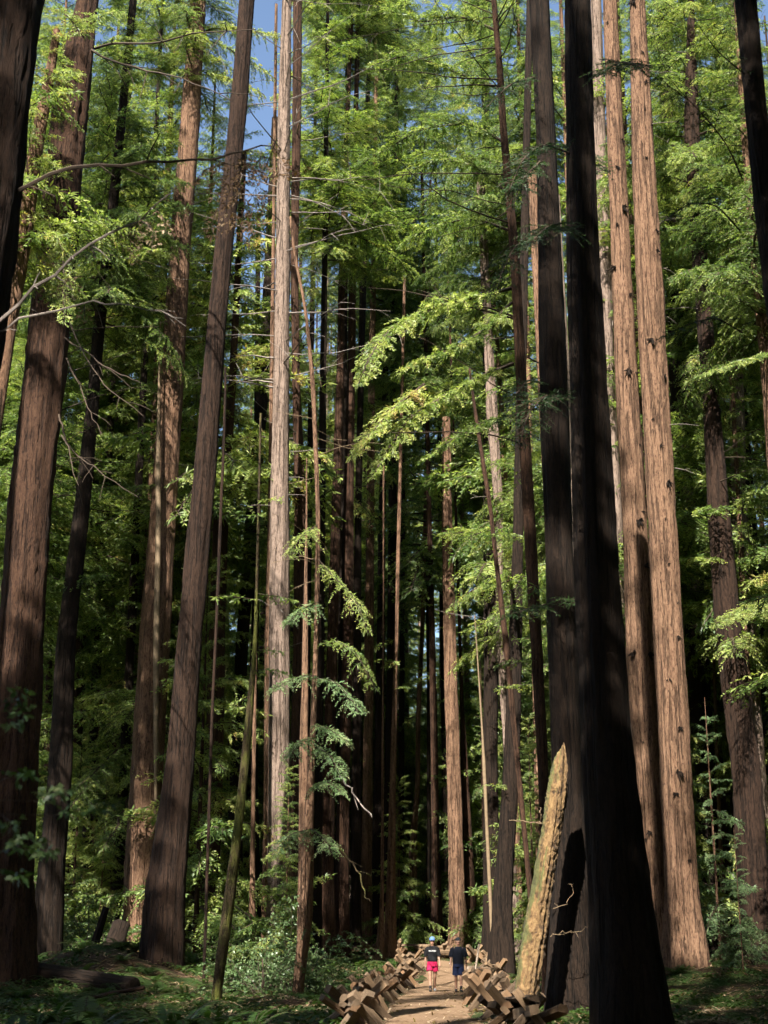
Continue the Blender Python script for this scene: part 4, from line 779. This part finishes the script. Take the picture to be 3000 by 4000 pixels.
Sq = np.concatenate([[0], np.cumsum(np.linalg.norm(np.diff(pc, axis=0), axis=1))])
def fpt(s, off):
    c = np.array([np.interp(s, Sq, pc[:, k]) for k in (0, 1)]); n = np.array([np.interp(s, Sq, pn[:, k]) for k in (0, 1)]); p = c+n*off
    return np.array([p[0], p[1], gzf(*p)])
def fence(label, s0, s1, off, step=1.9, group='split timber fences along the path'):
    b = fpt(s0, off); root = thing('split_rail_fence', label, 'fence', b, group)
    n = int((s1-s0)/step)
    for k in range(n+1):
        s = s0+k*step+rngf.uniform(-.35, .35); zig = .2*(-1)**k; j = lambda a: rngf.uniform(-a, a)
        for sg in (1, -1):
            base = fpt(s+sg*.12+j(.1), off+zig-sg*(.36+j(.12))); tt = fpt(s-.35+j(.4)+sg*.1, off+zig+sg*(.3+j(.2))); tt[2] += .66+j(.17); base[2] -= .05
            timber(root, 'stake', base, tt, rngf.uniform(.15, .22), j(.6))
        for e_ in range(rngf.integers(0, 2)):
            sg = rngf.choice([-1, 1]); base = fpt(s+.8+j(.4), off+zig-sg*.4); tt = fpt(s+.3+j(.5), off+zig+sg*(.3+j(.25))); tt[2] += .56+j(.16); timber(root, 'stake', base, tt, rngf.uniform(.13, .2), j(.8))
        if k < n:
            for h, rr in ((.47, True), (.25, False)):
                a = fpt(s-.6, off+zig+j(.06)); c = fpt(s+step+.55, off-zig+j(.06)); a[2] += h+.08+j(.12); c[2] += h-.05+j(.1)
                timber(root, 'rail', a, c, rngf.uniform(.14, .2), j(1), rr)
fence('left split timber fence nearest the viewer, crossed stakes piled high', 28, 40, -1.45)
fence('left split timber fence continuing past the walkers', 41.6, 60, -1.55)
fence('far left timber fence where the path bends away', 61.5, 72, -1.8)
fence('right split timber fence nearest the viewer beside the mossy broken stump', 26, 40, 1.6)
fence('right split timber fence beside the walker in navy shorts', 41.6, 58, 1.55)
fence('timber fence closing the far bend of the path behind the walkers', 60, 92, 1.9, 1.8)

# ================================================================== mossy broken stump, logs
SM, nt, nd, lk = new_mat('mossy_rotten_wood')
v = mapv(nd, lk, (1, 1, .7)); na = noise(nd, lk, v, 9, 6, .75); nb = noise(nd, lk, v, 3, 4, .6); tc = nd.new('ShaderNodeTexCoord'); sx = nd.new('ShaderNodeSeparateXYZ'); lk.new(tc.outputs['Normal'], sx.inputs[0])
r1 = ramp(nd, [(.34, (0.0195, 0.00936, 0.0039)), (.47, (0.1248, 0.0702, 0.02652)), (.7, (0.2652, 0.1716, 0.0741))]); lk.new(na.outputs['Fac'], r1.inputs['Fac'])
r2 = ramp(nd, [(.3, (0.0312, 0.03276, 0.0078)), (.7, (0.1053, 0.1053, 0.0273))]); lk.new(na.outputs['Fac'], r2.inputs['Fac'])
mm = nd.new('ShaderNodeMath'); mm.operation = 'MULTIPLY_ADD'; mm.inputs[1].default_value = -.3; lk.new(sx.outputs['X'], mm.inputs[0]); lk.new(nb.outputs['Fac'], mm.inputs[2])
rm = ramp(nd, [(.58, (0, 0, 0)), (.74, (1, 1, 1))]); lk.new(mm.outputs[0], rm.inputs['Fac'])
b = nd.new('ShaderNodeBsdfPrincipled'); b.inputs['Roughness'].default_value = .95; lk.new(mixc(nd, lk, rm.outputs[0], r1.outputs[0], r2.outputs[0]), b.inputs['Base Color'])
bp = nd.new('ShaderNodeBump'); bp.inputs['Distance'].default_value = .1; lk.new(na.outputs['Fac'], bp.inputs['Height']); lk.new(bp.outputs[0], b.inputs['Normal'])
o = nd.new('ShaderNodeOutputMaterial'); lk.new(b.outputs[0], o.inputs[0])
t = Tree('broken_stump', 'leaning broken stump, mossy on its left, jagged top, by the right fence', 'dead tree', 31, [(3930,2006,2092),(3700,2034,2122),(3500,2070,2150),(3250,2118,2188),(3040,2136,2214),(2985,2150,2214),(2955,2172,2216),(2930,2184,2212),(2902,2190,2202)], SM, None, 'dead snags', seed=88, seg=44, rough=.22, flare=.05, dz=.05, jag=.3)
t.bare(pl(31, 30.8, (2130,3220),(2080,3213),(2040,3208),(1990,3206)), .015, .01, WOOD_PALE, 0, seed=1)
t.bare(pl(31, 30.8, (2115,3220),(2113,3190),(2110,3150)), .012, .008, WOOD_PALE, 0, seed=2)
t.bare(pl(31, 30.9, (2160,3550),(2210,3530),(2240,3480),(2232,3450)), .008, .004, WOOD_PALE, 3, .25, seed=3)
t.bare(pl(31, 30.9, (2150,3660),(2200,3640),(2260,3640),(2290,3620)), .008, .004, WOOD_PALE, 4, .25, seed=4)
def log(label, p0, p1, r, mat, seed, name='fallen_log', cat='log'):
    L = np.linalg.norm(p1-p0); me = trunk_mesh('log', np.array([0, L]), np.zeros(2), np.zeros(2), np.array([r, r*.8]), mat, seed, 16, .3, .08, 0)
    o = link(name, me, loc=p0); o.rotation_mode = 'QUATERNION'; o.rotation_quaternion = Vector(p1-p0).to_track_quat('Z', 'Y'); tag(o, label, cat, 'fallen wood')
def onland(px, py, d, h): p = at(px, py, d); p[2] = gzf(p[0], d)+h; return p
log('mossy dark log lying across the bank at lower left', onland(60, 3800, 46, .2), onland(520, 3790, 43, .1), .36, BARK['dark'], 5)
log('thin pale fallen pole on the dark bank left of the black trunk foot', onland(230, 3810, 41, .1), onland(560, 3760, 40, .35), .06, BARK['red'], 6)
log('fallen pole lying in the ferns at the bottom left', onland(60, 3900, 30, .05), onland(200, 3880, 31, .12), .06, BARK['warm'], 7)
log('short black broken stub standing behind the dark bank', at(372, 3680, 52), at(410, 3560, 52), .14, BARK['dark'], 8, 'broken_stub', 'dead tree')
log('black upturned root mass left of the sunlit trunk foot', onland(425, 3690, 56, .2), at(470, 3625, 57), .42, BARK['dark'], 9, 'root_mass', 'dead tree')
log('weathered fallen log in the sunny clearing behind the second walker', onland(1830, 3770, 66, .12), onland(1960, 3760, 64, .14), .16, BARK['pale'], 10)
log('leaning dead stick in the clearing right of the second walker', onland(1850, 3760, 60, 0), at(1870, 3700, 61), .05, BARK['pale'], 11)
log('pale fallen trunk on the slope seen right of the mossy stump', onland(2095, 3830, 45, .2), onland(2200, 3800, 46, .3), .22, BARK['pale'], 12)
p = onland(2140, 3995, 28.5, 0)

# ================================================================== walkers
SKIN = plain_mat('skin', (0.234, 0.1287, 0.0858), .55, .12, 12, spec=.35)
CLOTH = lambda n, c: plain_mat(n, c, .9, .25, 30, spec=.15)
BLACKC, PINK, NAVY, DARKSH, CAPB, CAPD = CLOTH('black_cotton', (0.00936, 0.00936, 0.01092)), CLOTH('pink_fabric', (0.3276, 0.01248, 0.0585)), CLOTH('navy_fabric', (0.00936, 0.0156, 0.0429)), CLOTH('dark_shirt', (0.0078, 0.01014, 0.01716)), CLOTH('blue_cap', (0.078, 0.1404, 0.3276)), CLOTH('black_cap', (0.00936, 0.01248, 0.0156))
SHOE, SHOEG, WHITEP, GREYH, BLONDE, EYE = CLOTH('black_shoe', (.015, .015, .015)), CLOTH('grey_shoe', (.16, .16, .16)), plain_mat('white_print', (.8, .8, .8)), plain_mat('grey_hair', (.35, .31, .27), .7, .4, 60), plain_mat('fair_hair', (.3, .2, .11), .7, .4, 60), plain_mat('eye_dark', (.02, .015, .01), .2)
def skin_body(nodes, edges, mat, root):
    names = list(nodes); me = bpy.data.meshes.new('body'); me.from_pydata([nodes[n][0] for n in names], [(names.index(a), names.index(b_)) for a, b_ in edges], [])
    o = bpy.data.objects.new('body_tmp', me); COL.objects.link(o); o.modifiers.new('Skin', 'SKIN'); 
    if not me.skin_vertices: me.skin_vertices.new() if hasattr(me.skin_vertices, 'new') else None
    for n, sv in zip(names, me.skin_vertices[0].data):
        r_ = nodes[n][1]; sv.radius = r_ if isinstance(r_, tuple) else (r_, r_); sv.use_root = (n == 'pelvis')
    o.modifiers.new('Sub', 'SUBSURF').levels = 2; o.modifiers['Sub'].render_levels = 2
    bpy.context.view_layer.update(); dg = bpy.context.evaluated_depsgraph_get()
    m2 = bpy.data.meshes.new_from_object(o.evaluated_get(dg)); bpy.data.objects.remove(o)
    m2.name = 'body'; m2.materials.clear(); m2.materials.append(mat); m2.polygons.foreach_set('use_smooth', np.ones(len(m2.polygons), bool)); return link('body', m2, root)
def loft(rings, n=20, close0=False, close1=False):
    "rings (cx,cy,z,rx,ry)"
    th = np.arange(n)*2*math.pi/n; V = np.concatenate([np.stack([c[0]+c[3]*np.cos(th), c[1]+c[4]*np.sin(th), np.full(n, c[2])], -1) for c in rings]); m = len(rings)
    i = np.arange(m-1)[:, None]*n; j = np.arange(n)[None]; k = (j+1) % n
    return V, np.stack([i+j, i+k, i+n+k, i+n+j], -1).reshape(-1, 4)
def person(label, pos, H, shirt, shorts, cap, hair, fem, stride, hem, leg_end, lettering=None):
    root = thing('person', label, 'person', pos, None); s = H/1.70; root.scale = (s, s, s)
    sh = .155 if fem else .178; N, E = {}, []
    def nd_(n, p, r, to=None): N[n] = (p, r); (E.append((to, n)) if to else None)
    hw = .0 if fem else .012
    nd_('pelvis', (0, 0, .93), (.13+hw, .10)); nd_('spine', (0, .005, 1.1), (.115+hw, .09), 'pelvis'); nd_('chest', (0, .01, 1.28), (.13+hw, .095), 'spine'); nd_('nb', (0, .01, 1.415), .062+hw, 'chest'); nd_('neck', (0, -.005, 1.47), .05+hw, 'nb')
    nd_('jaw', (0, -.03, 1.53), (.058, .066), 'neck'); nd_('face', (0, -.02, 1.60), (.074, .092), 'jaw'); nd_('skull', (0, -.005, 1.66), (.072, .088), 'face'); nd_('top', (0, .0, 1.695), .045, 'skull')
    nd_('nose', (0, -.128, 1.585), .012, 'face'); nd_('ear_l', (-.088, .0, 1.60), .016, 'face'); nd_('ear_r', (.088, .0, 1.60), .016, 'face'); nd_('chin', (0, -.088, 1.515), .02, 'jaw')
    for sg, f in ((-1, stride), (1, -stride)):
        k = 'l' if sg < 0 else 'r'
        nd_('sh'+k, (sg*sh, .01, 1.375), .056+hw, 'chest'); a = -f*.5
        nd_('el'+k, (sg*(sh+.055), .03-a*.25, 1.11), .042+hw*.7, 'sh'+k); nd_('wr'+k, (sg*(sh+.085), -.05-a*.75, .88), .028+hw*.4, 'el'+k)
        hx, hy, hz = sg*(sh+.088), -.065-a*.85, .81; nd_('pa'+k, (hx, hy, hz), (.018, .036), 'wr'+k)
        for q, (dy, ln) in enumerate(((-.030, .075), (-.010, .085), (.010, .08), (.028, .062))):
            nd_('f%d%s' % (q, k), (hx-sg*.004, hy+dy, hz-.045), .0095, 'pa'+k); nd_('g%d%s' % (q, k), (hx-sg*.012, hy+dy-.004, hz-.045-ln*.55), .0085, 'f%d%s' % (q, k)); nd_('h%d%s' % (q, k), (hx-sg*.028, hy+dy-.006, hz-.045-ln), .0075, 'g%d%s' % (q, k))
        nd_('t0'+k, (hx-sg*.012, hy-.045, hz-.005), .011, 'pa'+k); nd_('t1'+k, (hx-sg*.02, hy-.062, hz-.045), .009, 't0'+k)
        nd_('hip'+k, (sg*.088, .0, .86), (.088, .092), 'pelvis'); nd_('kn'+k, (sg*.082, -f*.55-.02, .48), .056, 'hip'+k); nd_('ca'+k, (sg*.078, -f*.75+.02+max(0, -f)*.25, .32), .054, 'kn'+k)
        ay = -f+.02+max(0, -f)*.5; az = .085+max(0, -f)*.18; nd_('an'+k, (sg*.075, ay, az), .036, 'ca'+k); nd_('to'+k, (sg*.082, ay-.13, .035), (.04, .028), 'an'+k)
        N['foot'+k] = (ay, az)
    feet = {k: N.pop('foot'+k) for k in 'lr'}
    skin_body(N, E, SKIN, root)
    for sg in (-1, 1):
        V, Q = loft([(sg*.03, -.101, 1.608-.008, .003, .003), (sg*.03, -.103, 1.608, .011, .008), (sg*.03, -.101, 1.608+.008, .003, .003)], 10); link('eye', np_mesh('eye', V, Q, [EYE], smooth=True), root)
    mb = MB(); V, Q = loft([(0, -.113, 1.535, .022, .004), (0, -.116, 1.541, .02, .004), (0, -.113, 1.547, .022, .003)], 10); mb.add(V, Q); link('mouth', mb.mesh('mouth', [plain_mat('lips', (.3, .12, .1))]), root)
    # T-shirt
    w = .0 if fem else .018; mb = MB()
    V, Q = loft([(0, .0, hem, .165+w, .125+w), (0, .0, hem+.01, .172+w, .13+w), (0, .005, 1.08, .165+w, .122+w), (0, .005, 1.2, .168+w, .125+w), (0, .008, 1.30, .182+w, .125+w), (0, .01, 1.37, .175+w, .108), (0, .01, 1.415, .12+w, .088), (0, .005, 1.445, .075, .07), (0, .005, 1.435, .066, .062)], 28); mb.add(V, Q)
    for sg, f in ((-1, stride), (1, -stride)):
        a = -f*.5; P = np.array([[sg*(sh-.05), .01, 1.375], [sg*(sh+.01), .012, 1.345], [sg*(sh+.04), .02-a*.14, 1.22], [sg*(sh+.052), .028-a*.2, 1.13]]); V, Q = tube(P, [.066+w*.5, .074+w*.5, .078+w*.6, .083+w*.6], 16); mb.add(V, Q)
    me = mb.mesh('t_shirt', [shirt], True); so = link('t_shirt', me, root)
    if lettering:
        cu = bpy.data.curves.new('lettering', 'FONT'); cu.body = lettering; cu.size = .062; cu.align_x = 'CENTER'; cu.extrude = .002; cu.space_character = 1.05; cu.offset = .0012
        to = bpy.data.objects.new('tmp', cu); COL.objects.link(to); bpy.context.view_layer.update(); m2 = bpy.data.meshes.new_from_object(to.evaluated_get(bpy.context.evaluated_depsgraph_get())); bpy.data.objects.remove(to)
        wd = max(v_.co.x for v_ in m2.vertices); kx = .118/wd
        for v_ in m2.vertices:
            x_ = v_.co.x*kx; z_ = 1.262+v_.co.y; y_ = .006-(.126+w)*math.sqrt(max(0, 1-(x_/(.176+w))**2))-.005-v_.co.z; v_.co = (x_, y_, z_)
        m2.materials.clear(); m2.materials.append(WHITEP); lo = link('lettering', m2, so)
    # shorts
    mb = MB(); V, Q = loft([(0, 0, 1.0, .15+w, .115+w), (0, 0, .93, .168+w*.6, .125+w*.6), (0, 0, .86, .178+w*.5, .13+w*.5), (0, 0, .80, .176+w*.5, .128)], 28); mb.add(V, Q)
    for sg, f in ((-1, stride), (1, -stride)):
        t_ = (.86-leg_end)/.38; P = np.array([[sg*.085, 0, .86], [sg*.088, -f*.2*t_, .8], [sg*.09, (-f*.55)*t_, leg_end]]); V, Q = tube(P, [.092, .1, .112], 16); mb.add(V, Q)
    link('shorts', mb.mesh('shorts', [shorts], True), root)
    # cap and hair
    mb = MB(); V, Q = loft([(0, .0, 1.63, .093, .108), (0, .0, 1.66, .094, .109), (0, .0, 1.70, .082, .095), (0, .0, 1.73, .05, .06), (0, .0, 1.742, .004, .004)], 20); mb.add(V, Q)
    if cap is not None:
        co = link('cap', mb.mesh('cap', [cap], True), root); yb = -1 if fem else 1
        g = np.linspace(-1, 1, 11); V = []
        for lay in (0, .006):
            for rr in (0, 1): V += [[.082*a_*(1-.12*rr), yb*(.09*math.sqrt(1-(.75*a_)**2)+rr*.075*(1-.35*a_*a_)), 1.642-rr*.014-.012*a_*a_+lay] for a_ in g]
        Q = [[k, k+1, 12+k, 11+k] for k in range(10)]+[[22+k, 23+k, 34+k, 33+k] for k in range(10)]+[[11+k, 12+k, 34+k, 33+k] for k in range(10)]
        link('brim', np_mesh('brim', V, Q, [cap]), co)
    mb = MB(); V, Q = loft([(0, .035, 1.50 if fem else 1.56, .055, .05), (0, .03, 1.54, .082, .075), (0, .022, 1.60, .09, .088), (0, .012, 1.64, .089, .098)], 18); mb.add(V, Q); link('hair', mb.mesh('hair', [hair], True), root)
    # socks and shoes
    for sg, k in ((-1, 'l'), (1, 'r')):
        ay, az = feet[k]; lift = max(0, az-.085)
        P = np.array([[sg*.075, ay+.055, .05+lift*1.3], [sg*.076, ay+.0, .052+lift*.9], [sg*.08, ay-.09, .045+lift*.3], [sg*.083, ay-.155, .038], [sg*.084, ay-.19, .034]])
        mb = MB(); V, Q = tube(P, [.03, .046, .047, .04, .012], 12); V[:, 2] = np.maximum(V[:, 2], .0+lift*.4); mb.add(V, Q); V, Q = loft([(sg*.075, ay+.01, .06+lift, .045, .05), (sg*.075, ay+.005, .12+lift, .043, .046)], 12); mb.add(V, Q)
        link('shoe', mb.mesh('shoe', [SHOEG if fem and k == 'r' else SHOE], True), root)
        V, Q = loft([(sg*.075, ay+.004, .10+lift, .041, .043), (sg*.076, ay+.006, .2+lift, .046, .048), (sg*.076, ay+.006, .205+lift, .04, .04)], 12); link('sock', np_mesh('sock', V, Q, [SHOE if not (fem and k == 'r') else SHOEG], smooth=True), root)
    return root
def on_path(px, py):
    for d in np.arange(30, 80, .05):
        p = at(px, py, d)
        if p[2] <= gzf(p[0], d)+.03: return np.array([p[0], d, gzf(p[0], d)+.025])
pw = on_path(1690, 3874); pm = on_path(1792, 3876)
def height_for(px_h, p): return px_h*mpp(p)
r = person('person in black lettered T-shirt, bright pink shorts and blue cap walking on the path', pw, height_for(206, pw)*.985, BLACKC, PINK, CAPB, BLONDE, True, .17, .95, .66, 'PELOTON')
r = person('person in dark T-shirt, navy shorts and dark backward cap walking on the path', pm, height_for(205, pm)*.985, DARKSH, NAVY, CAPD, GREYH, False, -.13, .90, .55)
V, Q = loft([(-.262, -.02, .90, .04, .042), (-.262, -.02, .925, .041, .043)], 14); link('wristband', np_mesh('wristband', V, Q, [WHITEP]), r)
V, Q = loft([(.262, -.075, .90, .04, .042), (.262, -.075, .92, .041, .043)], 14); link('watch', np_mesh('watch', V, Q, [SHOE]), r)

# ================================================================== light
EL, AZ = math.radians(42), math.radians(17)               # sun high behind the viewer's left shoulder
sd = Vector((-math.sin(AZ)*math.cos(EL), -math.cos(AZ)*math.cos(EL), math.sin(EL)))
sun = bpy.data.lights.new('sun', 'SUN'); sun.energy = 5; sun.angle = math.radians(.5); sun.color = (1, .94, .84)
so = bpy.data.objects.new('sun', sun); COL.objects.link(so); so.rotation_euler = (-sd).to_track_quat('-Z', 'Y').to_euler()
w = bpy.data.worlds.new('World'); sc.world = w; w.use_nodes = True; nt = w.node_tree
sk = nt.nodes.new('ShaderNodeTexSky'); sk.sky_type = 'NISHITA'; sk.sun_disc = False; sk.sun_elevation = EL; sk.sun_rotation = math.atan2(sd.x, sd.y); sk.ozone_density = 1.2; sk.dust_density = 1.4
bg = nt.nodes['Background']; bg.inputs['Strength'].default_value = .05; nt.links.new(sk.outputs[0], bg.inputs['Color'])
sc.view_settings.view_transform = 'Standard'; sc.view_settings.look = 'None'; sc.view_settings.gamma = 1; sc.view_settings.exposure = 2.3
cy = sc.cycles
cy.max_bounces = 5; cy.diffuse_bounces = 2; cy.glossy_bounces = 1; cy.transmission_bounces = 3; cy.transparent_max_bounces = 4; cy.caustics_reflective = False; cy.caustics_refractive = False
cy.use_adaptive_sampling = True; cy.adaptive_threshold = .04; cy.adaptive_min_samples = 24; cy.sample_clamp_indirect = 4; cy.time_limit = 900
cy.use_denoising = True
